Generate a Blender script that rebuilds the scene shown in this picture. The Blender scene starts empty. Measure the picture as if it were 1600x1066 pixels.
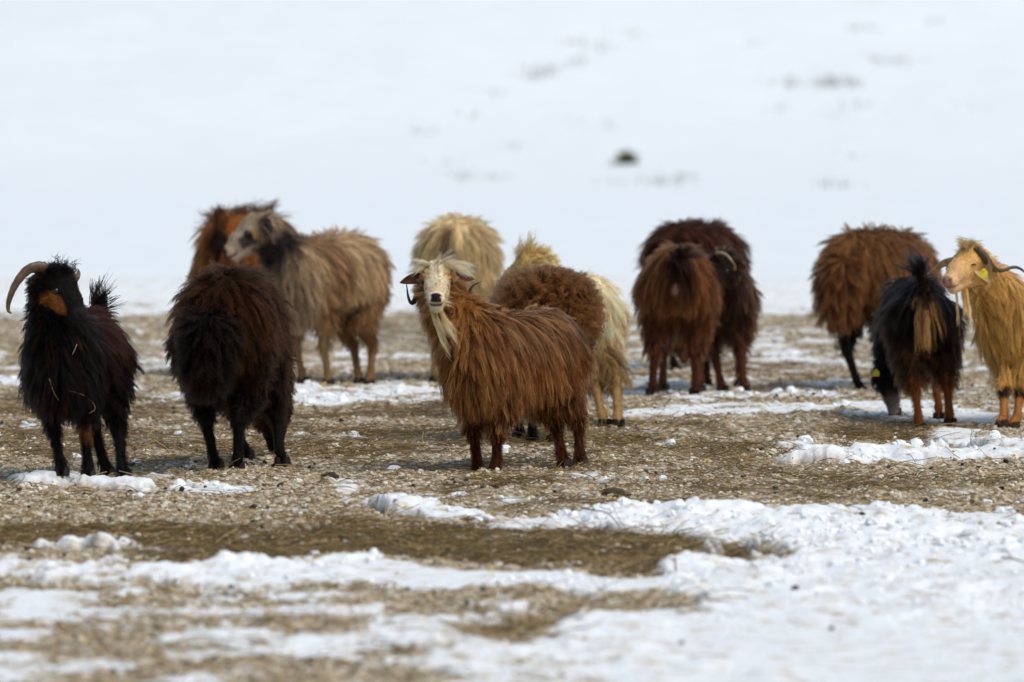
import bpy, math, random
import numpy as np
from mathutils import kdtree

# ------------------------------------------------------------------ camera, sky, sun, exposure
scn = bpy.context.scene
CAM_H = 1.93                       # eye height over the yard
LENS, SENSOR = 300.0, 36.0
F = 1600.0 * LENS / SENSOR         # focal length in photograph pixels
PITCH = math.atan(494.0 / F)
cam_data = bpy.data.cameras.new("camera")
cam_data.lens = LENS
cam_data.sensor_width = SENSOR
cam_data.clip_start = 0.5
cam_data.clip_end = 2000.0
cam_data.dof.use_dof = True
cam_data.dof.focus_distance = 37.6
cam_data.dof.aperture_fstop = 3.7
cam_data.dof.aperture_blades = 0
cam = bpy.data.objects.new("camera", cam_data)
cam.location = (0, 0, CAM_H)
cam.rotation_euler = (math.pi / 2 - PITCH, 0, 0)
scn.collection.objects.link(cam)
scn.camera = cam

SUN_EL, SUN_AZ = math.radians(54), math.radians(128)     # azimuth clockwise from +Y (away)
world = bpy.data.worlds.new("World")
scn.world = world
world.use_nodes = True
wn = world.node_tree
wn.nodes.clear()
sky = wn.nodes.new("ShaderNodeTexSky")
sky.sky_type = 'NISHITA'
sky.sun_disc = False
sky.sun_elevation = SUN_EL
sky.sun_rotation = SUN_AZ
sky.air_density = 1.0
sky.dust_density = 1.6
sky.ozone_density = 1.0
hsv = wn.nodes.new("ShaderNodeHueSaturation")
hsv.inputs['Saturation'].default_value = 0.85
hsv.inputs['Hue'].default_value = 0.478            # cloud cover greys the blue
bg = wn.nodes.new("ShaderNodeBackground")
bg.inputs['Strength'].default_value = 0.137
wo = wn.nodes.new("ShaderNodeOutputWorld")
wn.links.new(sky.outputs[0], hsv.inputs['Color'])
wn.links.new(hsv.outputs[0], bg.inputs['Color'])
wn.links.new(bg.outputs[0], wo.inputs['Surface'])
sun_data = bpy.data.lights.new("sun", 'SUN')
sun_data.energy = 2.3
sun_data.angle = math.radians(28)
sun_data.color = (1.0, 0.95, 0.86)
sun = bpy.data.objects.new("sun", sun_data)
sun.rotation_euler = (math.pi / 2 - SUN_EL, 0, math.pi - SUN_AZ)
scn.collection.objects.link(sun)

scn.view_settings.view_transform = 'Standard'
scn.view_settings.look = 'None'
scn.view_settings.gamma = 1.0
scn.view_settings.exposure = -0.05
scn.view_settings.use_curve_mapping = False
scn.render.engine = 'CYCLES'
scn.cycles.max_bounces = 12
scn.cycles.diffuse_bounces = 3
scn.cycles.glossy_bounces = 3
scn.cycles.transmission_bounces = 10
scn.cycles.use_denoising = True
try:
    scn.cycles.denoiser = 'OPENIMAGEDENOISE'
except Exception:
    pass
scn.render.hair_type = 'STRIP'
COL = scn.collection
rng = np.random.default_rng(7)
random.seed(7)

# ------------------------------------------------------------------ small tools
def ray(px, py):
    u = (px - 800.0) / F
    v = (533.0 - py) / F
    c, s = math.cos(PITCH), math.sin(PITCH)
    return np.array([u, c + v * s, -s + v * c])

def at(px, py, z=0.0):
    """ground point under a place in the photograph"""
    d = ray(px, py)
    t = (z - CAM_H) / d[2]
    return np.array([d[0] * t, d[1] * t, z])

def at_depth(px, py, y):
    d = ray(px, py)
    t = y / d[1]
    return np.array([d[0] * t, y, CAM_H + d[2] * t])

def unit(v):
    v = np.asarray(v, float)
    return v / (np.linalg.norm(v, axis=-1, keepdims=True) + 1e-12)

def smooth(a, b, x):
    t = np.clip((x - a) / (b - a), 0, 1)
    return t * t * (3 - 2 * t)

def hash2(ix, iy, seed):
    h = (ix.astype(np.int64) * 374761393 + iy.astype(np.int64) * 668265263 + seed * 1442695041) & 0xffffffff
    h = ((h ^ (h >> 13)) * 1274126177) & 0xffffffff
    h = (h ^ (h >> 16)) & 0xffffffff
    return h / 4294967296.0

def vnoise(x, y, seed=0):
    ix, iy = np.floor(x), np.floor(y)
    fx, fy = x - ix, y - iy
    fx = fx * fx * (3 - 2 * fx); fy = fy * fy * (3 - 2 * fy)
    a = hash2(ix, iy, seed); b = hash2(ix + 1, iy, seed)
    c = hash2(ix, iy + 1, seed); d = hash2(ix + 1, iy + 1, seed)
    return (a * (1 - fx) + b * fx) * (1 - fy) + (c * (1 - fx) + d * fx) * fy

def fbm(x, y, seed=0, octaves=4, gain=0.5):
    s, a, t = 0.0, 1.0, 0.0
    for o in range(octaves):
        s = s + a * vnoise(x, y, seed + o * 17)
        t += a
        a *= gain
        x, y = x * 2.03 + 11.3, y * 2.03 + 5.7
    return s / t

def worley(x, y, seed=0):
    """distance to the nearest of one jittered point per cell, in cell units"""
    ix, iy = np.floor(x), np.floor(y)
    best = np.full(np.shape(x), 9.0)
    for dx in (-1, 0, 1):
        for dy in (-1, 0, 1):
            cx, cy = ix + dx, iy + dy
            px = cx + hash2(cx, cy, seed)
            py = cy + hash2(cx, cy, seed + 5)
            best = np.minimum(best, (x - px) ** 2 + (y - py) ** 2)
    return np.sqrt(best)

def mesh_arrays(name, verts, faces, smooth_shade=True):
    """faces: (n,3) or (n,4) int array"""
    verts = np.asarray(verts, np.float32)
    faces = np.asarray(faces, np.int32)
    me = bpy.data.meshes.new(name)
    n, k = faces.shape
    me.vertices.add(len(verts))
    me.vertices.foreach_set("co", verts.ravel())
    me.loops.add(n * k)
    me.loops.foreach_set("vertex_index", faces.ravel())
    me.polygons.add(n)
    me.polygons.foreach_set("loop_start", np.arange(0, n * k, k, dtype=np.int32))
    try:
        me.polygons.foreach_set("loop_total", np.full(n, k, np.int32))
    except Exception:
        pass
    me.update(calc_edges=True)
    me.polygons.foreach_set("use_smooth", np.full(n, smooth_shade, bool))
    me.validate()
    return me

def color_attr(me, name, cols, domain='POINT'):
    c = np.ones((len(cols), 4), np.float32)
    c[:, :3] = cols
    a = me.attributes.new(name, 'FLOAT_COLOR', domain)
    a.data.foreach_set("color", c.ravel())

def link(name, data, parent=None, mat=None):
    o = bpy.data.objects.new(name, data)
    COL.objects.link(o)
    if parent is not None:
        o.parent = parent
    if mat is not None:
        data.materials.append(mat)
    return o

def tag(o, label=None, cat=None, group=None, kind=None):
    for k, v in (('label', label), ('category', cat), ('group', group), ('kind', kind)):
        if v:
            o[k] = v
    return o

# ------------------------------------------------------------------ materials
def new_mat(name):
    m = bpy.data.materials.new(name)
    m.use_nodes = True
    nt = m.node_tree
    nt.nodes.clear()
    out = nt.nodes.new("ShaderNodeOutputMaterial")
    return m, nt, out

def node(nt, kind, **kw):
    n = nt.nodes.new(kind)
    for k, v in kw.items():
        if hasattr(n, k) and k not in ('Scale', 'Detail'):
            setattr(n, k, v)
        else:
            n.inputs[k].default_value = v
    return n

def hair_material(name, rough=0.38, diffuse=0.6):
    m, nt, out = new_mat(name)
    a = nt.nodes.new("ShaderNodeAttribute"); a.attribute_name = "root_color"
    b = nt.nodes.new("ShaderNodeAttribute"); b.attribute_name = "tip_color"
    hi = nt.nodes.new("ShaderNodeHairInfo")
    mix = nt.nodes.new("ShaderNodeMix"); mix.data_type = 'RGBA'
    nt.links.new(hi.outputs['Intercept'], mix.inputs[0])
    nt.links.new(a.outputs['Color'], mix.inputs[6])
    nt.links.new(b.outputs['Color'], mix.inputs[7])
    h = nt.nodes.new("ShaderNodeBsdfHairPrincipled")
    h.parametrization = 'COLOR'
    h.inputs['Roughness'].default_value = rough
    h.inputs['Radial Roughness'].default_value = 0.45
    h.inputs['Coat'].default_value = 0.0
    h.inputs['IOR'].default_value = 1.16
    h.inputs['Random Roughness'].default_value = 0.3
    nt.links.new(mix.outputs[2], h.inputs['Color'])
    d = nt.nodes.new("ShaderNodeBsdfDiffuse")
    nt.links.new(mix.outputs[2], d.inputs['Color'])
    ms = nt.nodes.new("ShaderNodeMixShader"); ms.inputs[0].default_value = diffuse
    nt.links.new(h.outputs[0], ms.inputs[1])
    nt.links.new(d.outputs[0], ms.inputs[2])
    nt.links.new(ms.outputs[0], out.inputs['Surface'])
    return m

def skin_material(name):
    m, nt, out = new_mat(name)
    a = nt.nodes.new("ShaderNodeAttribute"); a.attribute_name = "coat_color"
    tc = nt.nodes.new("ShaderNodeTexCoord")
    nz = node(nt, "ShaderNodeTexNoise", Scale=90.0, Detail=4.0)
    nt.links.new(tc.outputs['Object'], nz.inputs['Vector'])
    mp = node(nt, "ShaderNodeMapRange")
    mp.inputs['To Min'].default_value = 0.7; mp.inputs['To Max'].default_value = 1.3
    nt.links.new(nz.outputs[0], mp.inputs[0])
    mul = nt.nodes.new("ShaderNodeVectorMath"); mul.operation = 'SCALE'
    nt.links.new(a.outputs['Color'], mul.inputs[0]); nt.links.new(mp.outputs[0], mul.inputs['Scale'])
    p = node(nt, "ShaderNodeBsdfPrincipled", Roughness=0.9)
    p.inputs["Specular IOR Level"].default_value = 0.12
    nt.links.new(mul.outputs[0], p.inputs['Base Color'])
    bp = node(nt, "ShaderNodeBump", Strength=0.4, Distance=0.004)
    nt.links.new(nz.outputs[0], bp.inputs['Height']); nt.links.new(bp.outputs[0], p.inputs['Normal'])
    nt.links.new(p.outputs[0], out.inputs['Surface'])
    return m

def plain_material(name, col, rough=0.6, var=0.3, scale=40.0, bump=0.3, dist=0.003, stretch=None, spec=0.5):
    m, nt, out = new_mat(name)
    tc = nt.nodes.new("ShaderNodeTexCoord")
    nz = node(nt, "ShaderNodeTexNoise", Scale=scale, Detail=5.0)
    if stretch:
        mpg = nt.nodes.new("ShaderNodeMapping"); mpg.inputs['Scale'].default_value = stretch
        nt.links.new(tc.outputs['Object'], mpg.inputs['Vector']); nt.links.new(mpg.outputs[0], nz.inputs['Vector'])
    else:
        nt.links.new(tc.outputs['Object'], nz.inputs['Vector'])
    cr = nt.nodes.new("ShaderNodeValToRGB")
    cr.color_ramp.elements[0].position = 0.3; cr.color_ramp.elements[1].position = 0.72
    cr.color_ramp.elements[0].color = tuple(c * (1 - var) for c in col) + (1,)
    cr.color_ramp.elements[1].color = tuple(min(1, c * (1 + var)) for c in col) + (1,)
    nt.links.new(nz.outputs[0], cr.inputs[0])
    p = node(nt, "ShaderNodeBsdfPrincipled", Roughness=rough)
    p.inputs['Specular IOR Level'].default_value = spec
    nt.links.new(cr.outputs[0], p.inputs['Base Color'])
    if bump:
        bp = node(nt, "ShaderNodeBump", Strength=bump, Distance=dist)
        nt.links.new(nz.outputs[0], bp.inputs['Height']); nt.links.new(bp.outputs[0], p.inputs['Normal'])
    nt.links.new(p.outputs[0], out.inputs['Surface'])
    return m

M_HAIR = hair_material("animal_hair")
M_SKIN = skin_material("animal_skin")
M_HOOF = plain_material("hoof_horn", (0.022, 0.016, 0.012), 0.8, 0.4, 60, spec=.2)
M_HORN_DARK = plain_material("horn_dark", (0.045, 0.032, 0.025), 0.45, 0.45, 30, 0.5, 0.003)
M_HORN_TAN = plain_material("horn_tan", (0.115, 0.066, 0.036), 0.5, 0.45, 26, 0.5, 0.003)
M_EYE = plain_material("eye_dark", (0.012, 0.008, 0.006), 0.12, 0.2, 20, 0)
M_TAG = plain_material("ear_tag_yellow", (0.75, 0.58, 0.02), 0.45, 0.12, 30, 0)

# ------------------------------------------------------------------ ground cover layout
def blob(px, py, w, h, weight=1.0):
    c = at(px, py)
    dep = c[1]
    return (c[0], dep, w / F * dep, h * dep * dep / (F * CAM_H), weight)

SNOW = [blob(*b) for b in (
    (1500, 950, 430, 125), (1270, 1050, 470, 85), (690, 908, 620, 17, .9), (1330, 878, 110, 34),
    (75, 868, 95, 7, .72), (1010, 818, 250, 21), (650, 797, 90, 9, .9), (1320, 830, 170, 28), (1540, 850, 240, 40, .95),
    (110, 757, 150, 9, .72), (1440, 713, 250, 14, .85), (1580, 690, 110, 20, .85),
    (470, 618, 270, 11, .72), (100, 598, 190, 16, .72), (1200, 642, 280, 10, .75), (1480, 655, 130, 10, .6),
    (380, 965, 720, 70, .52), (200, 1060, 900, 60, .50), (60, 905, 300, 22, .55), (740, 1050, 200, 60, .55),
    (700, 560, 1200, 18, .44), (450, 520, 800, 16, .42), (1250, 530, 500, 16, .42), (330, 770, 300, 16, .42), (900, 605, 900, 20, .46))]
HAY = [blob(*b) for b in (
    (720, 852, 600, 33), (60, 838, 330, 26), (330, 690, 430, 45, .62), (930, 690, 330, 42, .62),
    (1150, 765, 560, 26, .45), (1380, 676, 170, 12, .6), (130, 640, 220, 22, .6), (620, 520, 170, 18, .6),
    (1290, 565, 220, 16, .5), (600, 655, 200, 22, .6), (1000, 740, 400, 20, .5), (820, 1000, 350, 25, .5), (1160, 590, 300, 14, .5))]

RIDGE = [blob(*b) for b in ((640, 905, 660, 30), (1010, 818, 280, 30), (650, 797, 110, 16), (1330, 840, 300, 45), (1440, 710, 260, 24), (80, 866, 110, 16), (130, 754, 140, 12, .7), (1100, 960, 700, 90, .5))]

def field(blobs, x, y):
    v = np.zeros(np.shape(x))
    for cx, cy, rx, ry, w in blobs:
        r = np.sqrt(np.sqrt(((x - cx) / rx) ** 4 + ((y - cy) / ry) ** 4))
        v = np.maximum(v, w * (1 - smooth(0.55, 1.35, r)))
    return v

def cover(x, y):
    """snow and hay share of the ground at a point"""
    wx = x + 0.5 * (fbm(x * 1.3, y * 0.6, 31, 3) - .5)
    wy = y + 2.4 * (fbm(x * 1.1, y * 0.5, 47, 3) - .5)
    n1 = fbm(x * 3.2, y * 2.6, 3, 5, .6)
    s = field(SNOW, wx, wy)
    far = smooth(55.0, 59.5, y + 5.0 * (n1 - .5))
    wide = smooth(3.2, 7.5, np.abs(x) - 0.035 * y + 2.0 * (n1 - .5))
    s = np.maximum(np.maximum(s, far), 0.85 * wide)
    s = np.maximum(s, 0.9 * (1 - smooth(19.0, 23.0, y)))
    s = np.maximum(s, 0.21)
    n3 = fbm(x * 15, y * 9, 203, 3, .65)
    s = smooth(0.44, 0.64, s + 1.2 * (n1 - .5) + 0.38 * (n3 - .5))
    n2 = fbm(x * 2.4, y * 1.8, 77, 4, .6)
    h = field(HAY, wx, wy)
    h = smooth(0.36, 0.80, h + 0.9 * (n2 - .5))
    return s, h * (1 - s)

def height(x, y, sh=None):
    s, h = cover(x, y) if sh is None else sh
    near = 1 - smooth(58, 70, y)
    z = 0.05 * (fbm(x * .5, y * .35, 91, 3) - .5)
    z = z + (1 - s) * (0.042 - 0.024 * h) * (fbm(x * 9, y * 7, 9, 5, .66) - .5) * 2 * near
    z = z + (1 - s) * (1 - .5 * h) * .016 * smooth(.3, .62, fbm(x * 6, y * 4.5, 201, 4, .6)) * near
    w1 = worley(x * 7.0 + 0.6 * vnoise(x * 9, y * 9, 8), y * 6.0, 21)
    w2 = worley(x * 17.0, y * 15.0, 22)
    lump = 0.05 * smooth(.25, .8, fbm(x * 5.0, y * 3.6, 23, 4, .55)) * (0.35 + 1.1 * vnoise(x * 1.4, y * .9, 66)) + 0.022 * np.maximum(0, 1 - w1) ** 1.2 * vnoise(x * 3.1, y * 2.6, 67) + 0.010 * np.maximum(0, 1 - w2) + 0.020 * (fbm(x * 24, y * 20, 15, 5, .68) - .5)
    smoothness = smooth(0.55, 0.75, fbm(x * .5, y * .5, 58, 2) + 0.25 * smooth(30, 25, y) * smooth(.2, 1.4, x))
    rg = 0.3 + 0.75 * field(RIDGE, x, y)
    z = z + s * (0.012 + rg * lump * (1 - 0.75 * smoothness) * (0.35 + 0.65 * near))
    return z - 0.02 - 0.16 * smooth(64, 73, y)

def zat(x, y):
    return float(height(np.array([float(x)]), np.array([float(y)]))[0])

# ground: one sheet, fine where the yard is in view
fine_rows = np.exp(np.linspace(math.log(21.5), math.log(64.0), 1150))
rows = np.concatenate([np.linspace(-30, 20, 12), fine_rows, np.linspace(64.3, 74.0, 30)])
cols = np.linspace(-1, 1, 600)
outer = np.array([1.06, 1.15, 1.3, 1.6, 2.1, 3.0, 5.0, 9.0, 16.0])
tcols = np.concatenate([-outer[::-1], cols, outer])
half = 0.06 * np.maximum(rows, 20) + 1.1
gx = tcols[None, :] * half[:, None]
gy = np.repeat(rows[:, None], len(tcols), 1)
gs, gh = cover(gx, gy)
gz = height(gx, gy, (gs, gh))
nr, nc = gx.shape
vid = np.arange(nr * nc).reshape(nr, nc)
quads = np.stack([vid[:-1, :-1], vid[:-1, 1:], vid[1:, 1:], vid[1:, :-1]], -1).reshape(-1, 4)
gm = mesh_arrays("ground", np.stack([gx, gy, gz], -1).reshape(-1, 3), quads)
color_attr(gm, "cover", np.stack([gs, gh, np.zeros_like(gs)], -1).reshape(-1, 3))

m, nt, out = new_mat("yard_ground")
att = nt.nodes.new("ShaderNodeAttribute"); att.attribute_name = "cover"
sep = nt.nodes.new("ShaderNodeSeparateColor"); nt.links.new(att.outputs['Color'], sep.inputs[0])
geo = nt.nodes.new("ShaderNodeNewGeometry")
def ramp(nt, src, stops):
    cr = nt.nodes.new("ShaderNodeValToRGB")
    els = cr.color_ramp.elements
    while len(els) < len(stops):
        els.new(0.5)
    for e, (p_, c_) in zip(els, stops):
        e.position = p_; e.color = tuple(c_) + (1,)
    nt.links.new(src, cr.inputs[0])
    return cr
def wnoise(nt, scale, detail=4.0, rough=0.6):
    nz = node(nt, "ShaderNodeTexNoise", Scale=scale, Detail=detail)
    nz.inputs['Roughness'].default_value = rough
    nt.links.new(geo.outputs['Position'], nz.inputs['Vector'])
    return nz
nz_a = wnoise(nt, 28.0, 5.0, .65)
slush = ramp(nt, nz_a.outputs[0], [(0.32, (0.055, 0.032, 0.012)), (0.44, (0.20, 0.135, 0.066)), (0.54, (0.44, 0.345, 0.225)), (0.66, (0.72, 0.66, 0.55))])
nz_b = wnoise(nt, 34.0, 5.0, .65)
hayc = ramp(nt, nz_b.outputs[0], [(0.30, (0.03, 0.019, 0.008)), (0.46, (0.075, 0.040, 0.012)), (0.60, (0.16, 0.092, 0.032)), (0.74, (0.36, 0.27, 0.15))])
nz_c = wnoise(nt, 9.0, 5.0, .6)
snowc = ramp(nt, nz_c.outputs[0], [(0.33, (0.50, 0.41, 0.28)), (0.42, (0.76, 0.75, 0.72)), (0.50, (0.85, 0.86, 0.88)), (0.6, (0.87, 0.89, 0.91))])
mx1 = nt.nodes.new("ShaderNodeMix"); mx1.data_type = 'RGBA'
nt.links.new(sep.outputs[1], mx1.inputs[0]); nt.links.new(slush.outputs[0], mx1.inputs[6]); nt.links.new(hayc.outputs[0], mx1.inputs[7])
mx2 = nt.nodes.new("ShaderNodeMix"); mx2.data_type = 'RGBA'
nt.links.new(sep.outputs[0], mx2.inputs[0]); nt.links.new(mx1.outputs[2], mx2.inputs[6]); nt.links.new(snowc.outputs[0], mx2.inputs[7])
pb = node(nt, "ShaderNodeBsdfPrincipled", Roughness=0.7)
sssw = node(nt, "ShaderNodeMath", operation='MULTIPLY')
sssw.inputs[1].default_value = 0.5
nt.links.new(sep.outputs[0], sssw.inputs[0]); nt.links.new(sssw.outputs[0], pb.inputs['Subsurface Weight'])
pb.inputs['Subsurface Radius'].default_value = (.9, 1.0, 1.0)
pb.inputs['Subsurface Scale'].default_value = 0.015
nt.links.new(mx2.outputs[2], pb.inputs['Base Color'])
nz_d = wnoise(nt, 60.0, 6.0, .7)
bp = node(nt, "ShaderNodeBump", Strength=0.6, Distance=0.01)
nt.links.new(nz_d.outputs[0], bp.inputs['Height']); nt.links.new(bp.outputs[0], pb.inputs['Normal'])
nt.links.new(pb.outputs[0], out.inputs['Surface'])
tag(link("ground", gm, None, m), "trampled yard of slush, hay and lumpy snow", kind="structure")

# snow slope behind: a flat field that rises into a hill, pocked by old tracks
def hill_z(x, y):
    rise = np.maximum(0, y - 96.0)
    z = 0.215 * rise * smooth(0, 75, rise) + 1.2 * (fbm(x * .05, y * .05, 5, 3) - .5) * smooth(0, 30, rise)
    return z - 0.06 + 0.04 * (fbm(x * .8, y * .5, 12, 3) - .5)

def on_hill(px, py):
    d = ray(px, py)
    t = np.arange(60.0, 600.0, 0.1)
    P = d[None] * t[:, None] + np.array([0, 0, CAM_H])
    i = np.nonzero(P[:, 2] < hill_z(P[:, 0], P[:, 1]))[0]
    return P[i[0]] if len(i) else P[900]

TRACKS = [(905, 68, 1.0), (895, 100, .8), (845, 112, 1.2), (830, 120, .9), (940, 75, .8), (985, 55, .6), (770, 145, .6), (730, 180, .7), (655, 205, .7),
          (690, 255, .5), (720, 275, .8), (775, 278, .6), (735, 282, .5), (1025, 283, .9), (1045, 288, 1.0), (1065, 278, .8), (970, 285, .5), (957, 258, .6),
          (1225, 132, 1.2), (1280, 130, 1.0), (1300, 132, 1.0), (1320, 130, .9), (1335, 132, .7), (1340, 165, .8), (1215, 170, .5), (1175, 68, .6),
          (1330, 46, .6), (1360, 44, .5), (1375, 95, .9), (1400, 95, .7), (1430, 95, .5), (1305, 290, 1.0), (1520, 170, .5), (1340, 245, .4), (950, 195, .5), (890, 195, .4),
          (1455, 35, .5), (800, 230, .5), (1300, 180, .5), (1350, 2, .6)]
hx = np.concatenate([np.linspace(-160, -14, 40), np.linspace(-13.8, 13.8, 380), np.linspace(14, 160, 40)])
hy = np.concatenate([np.linspace(62.0, 95, 60), np.linspace(95.2, 175, 420), np.geomspace(176, 420, 40)])
HX, HY = np.meshgrid(hx, hy)
HZ = hill_z(HX, HY)
for (px, py, k) in TRACKS:
    c = on_hill(px, py)
    r = 0.13 * (0.7 + 0.5 * k)
    q = ((HX - c[0]) / r) ** 2 + ((HY - c[1]) / (r * 1.7)) ** 2
    HZ = HZ - 0.05 * k * np.exp(-q * 1.3)
vid = np.arange(HX.size).reshape(HX.shape)
quads = np.stack([vid[:-1, :-1], vid[:-1, 1:], vid[1:, 1:], vid[1:, :-1]], -1).reshape(-1, 4)
hm = mesh_arrays("snow_hill", np.stack([HX, HY, HZ], -1).reshape(-1, 3), quads)
m_hill = plain_material("hill_snow", (0.84, 0.865, 0.89), 0.6, 0.025, 1.5, 0.3, 0.02)
tag(link("snow_hill", hm, None, m_hill), "smooth snow covered hillside behind the animals", kind="structure")

# ------------------------------------------------------------------ loose stuff on the ground
def curves_object(name, pts, radius, root_col, tip_col, mat, parent=None):
    """pts (n,m,3), radius (n,m), colours (n,3)"""
    n, k = pts.shape[:2]
    cv = bpy.data.hair_curves.new(name)
    cv.add_curves([k] * n)
    cv.attributes["position"].data.foreach_set("vector", np.ascontiguousarray(pts, np.float32).ravel())
    ra = cv.attributes.get("radius") or cv.attributes.new("radius", 'FLOAT', 'POINT')
    ra.data.foreach_set("value", np.ascontiguousarray(radius, np.float32).ravel())
    color_attr(cv, "root_color", root_col, 'CURVE')
    color_attr(cv, "tip_color", tip_col, 'CURVE')
    cv.materials.append(mat)
    o = bpy.data.objects.new(name, cv)
    COL.objects.link(o)
    if parent is not None:
        o.parent = parent
    return o

def scatter(n, y0, y1, power=2.0):
    """points over the yard in view, denser nearer the camera"""
    u = rng.random(n)
    a = 1.0 - power
    y = (y0 ** a + u * (y1 ** a - y0 ** a)) ** (1 / a) if abs(a) > 1e-6 else y0 * (y1 / y0) ** u
    x = (rng.random(n) * 2 - 1) * (0.0605 * y + 0.8)
    return x, y

def crumbs(name, label, x, y, size, tint, mat, bury=0.25, sub=2, flat=0.75, seed=0):
    z = height(x, y) + size * (0.5 - bury) * flat
    n = len(x)
    me = bpy.data.meshes.new(name)
    me.vertices.add(n)
    me.vertices.foreach_set("co", np.stack([x, y, z], -1).astype(np.float32).ravel())
    a = me.attributes.new("size", 'FLOAT_VECTOR', 'POINT')
    sc = np.stack([size * (0.75 + .6 * rng.random(n)), size * (0.75 + .6 * rng.random(n)), size * flat * (0.7 + .6 * rng.random(n))], -1)
    a.data.foreach_set("vector", sc.astype(np.float32).ravel())
    a = me.attributes.new("turn", 'FLOAT_VECTOR', 'POINT')
    rt = np.stack([(rng.random(n) - .5) * .9, (rng.random(n) - .5) * .9, rng.random(n) * 6.28], -1)
    a.data.foreach_set("vector", rt.astype(np.float32).ravel())
    a = me.attributes.new("pick", 'INT', 'POINT')
    a.data.foreach_set("value", rng.integers(0, 4, n).astype(np.int32))
    color_attr(me, "tint", tint)
    o = link(name, me)
    tag(o, label, kind="stuff")
    g = bpy.data.node_groups.new(name + "_nodes", 'GeometryNodeTree')
    g.interface.new_socket("Geometry", in_out='INPUT', socket_type='NodeSocketGeometry')
    g.interface.new_socket("Geometry", in_out='OUTPUT', socket_type='NodeSocketGeometry')
    gi = g.nodes.new("NodeGroupInput"); go = g.nodes.new("NodeGroupOutput")
    gti = g.nodes.new("GeometryNodeGeometryToInstance")
    for k in range(4):
        ico = g.nodes.new("GeometryNodeMeshIcoSphere")
        ico.inputs['Radius'].default_value = 1.0
        ico.inputs['Subdivisions'].default_value = sub
        pos = g.nodes.new("GeometryNodeInputPosition")
        nz = g.nodes.new("ShaderNodeTexNoise")
        nz.inputs['Scale'].default_value = 1.1
        nz.inputs['Detail'].default_value = 3.0
        nz.inputs['Roughness'].default_value = 0.7
        off = g.nodes.new("ShaderNodeVectorMath"); off.operation = 'ADD'
        off.inputs[1].default_value = (7.1 * k + seed, 3.3 * k, 1.7 * k)
        g.links.new(pos.outputs[0], off.inputs[0]); g.links.new(off.outputs[0], nz.inputs['Vector'])
        sub_ = g.nodes.new("ShaderNodeVectorMath"); sub_.operation = 'SUBTRACT'
        sub_.inputs[1].default_value = (.5, .5, .5)
        g.links.new(nz.outputs['Color'], sub_.inputs[0])
        scl = g.nodes.new("ShaderNodeVectorMath"); scl.operation = 'SCALE'; scl.inputs['Scale'].default_value = 2.4
        g.links.new(sub_.outputs[0], scl.inputs[0])
        sp = g.nodes.new("GeometryNodeSetPosition")
        g.links.new(ico.outputs[0], sp.inputs['Geometry']); g.links.new(scl.outputs[0], sp.inputs['Offset'])
        sm = g.nodes.new("GeometryNodeSetMaterial"); sm.inputs['Material'].default_value = mat
        g.links.new(sp.outputs[0], sm.inputs['Geometry'])
        g.links.new(sm.outputs[0], gti.inputs[0])
    def nattr(nm, typ):
        q = g.nodes.new("GeometryNodeInputNamedAttribute"); q.data_type = typ; q.inputs[0].default_value = nm
        return next(s for s in q.outputs if s.enabled and s.name == 'Attribute')
    iop = g.nodes.new("GeometryNodeInstanceOnPoints")
    iop.inputs['Pick Instance'].default_value = True
    g.links.new(gi.outputs[0], iop.inputs['Points'])
    g.links.new(gti.outputs[0], iop.inputs['Instance'])
    g.links.new(nattr("pick", 'INT'), iop.inputs['Instance Index'])
    e2r = g.nodes.new("FunctionNodeEulerToRotation")
    g.links.new(nattr("turn", 'FLOAT_VECTOR'), e2r.inputs[0])
    g.links.new(e2r.outputs[0], iop.inputs['Rotation'])
    g.links.new(nattr("size", 'FLOAT_VECTOR'), iop.inputs['Scale'])
    g.links.new(iop.outputs[0], go.inputs[0])
    md = o.modifiers.new("scatter", 'NODES'); md.node_group = g
    return o

def tint_material(name, rough, spec=0.4, sss=0.0):
    m, nt, out = new_mat(name)
    a = nt.nodes.new("ShaderNodeAttribute"); a.attribute_type = 'INSTANCER'; a.attribute_name = "tint"
    p = node(nt, "ShaderNodeBsdfPrincipled", Roughness=rough)
    p.inputs['Specular IOR Level'].default_value = spec
    nt.links.new(a.outputs['Color'], p.inputs['Base Color'])
    nt.links.new(p.outputs[0], out.inputs['Surface'])
    return m

M_CRUMB = tint_material("ice_crumb", 0.75, 0.25)
M_SNOWLUMP = tint_material("snow_lump", 0.65, 0.3)
M_DUNG = tint_material("dung_pellet", 0.6, 0.3)

# slush crumbs
x, y = scatter(260000, 24.0, 60.0, 1.6)
s, h = cover(x, y)
pile = smooth(.3, .62, fbm(x * 6, y * 4.5, 201, 4, .6))
keep = rng.random(len(x)) < ((1 - s) * (1 - 0.6 * h) + .05 * s * smooth(30, 34, y)) * (0.12 + 0.95 * pile)
x, y = x[keep], y[keep]
size = 0.0024 + 0.0095 * rng.random(len(x)) ** 3.8
t = rng.random((len(x), 1))
base = np.array([[0.31, 0.215, 0.115]]) * (1 - t) + np.array([[0.80, 0.74, 0.62]]) * t
warm = (rng.random((len(x), 1)) < 0.13)
base = np.where(warm, np.array([[0.50, 0.37, 0.19]]) * (0.7 + .5 * t), base)
crumbs("slush", "beige half melted ice crumbs strewn over the yard", x, y, size, base, M_CRUMB, sub=2)

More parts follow.
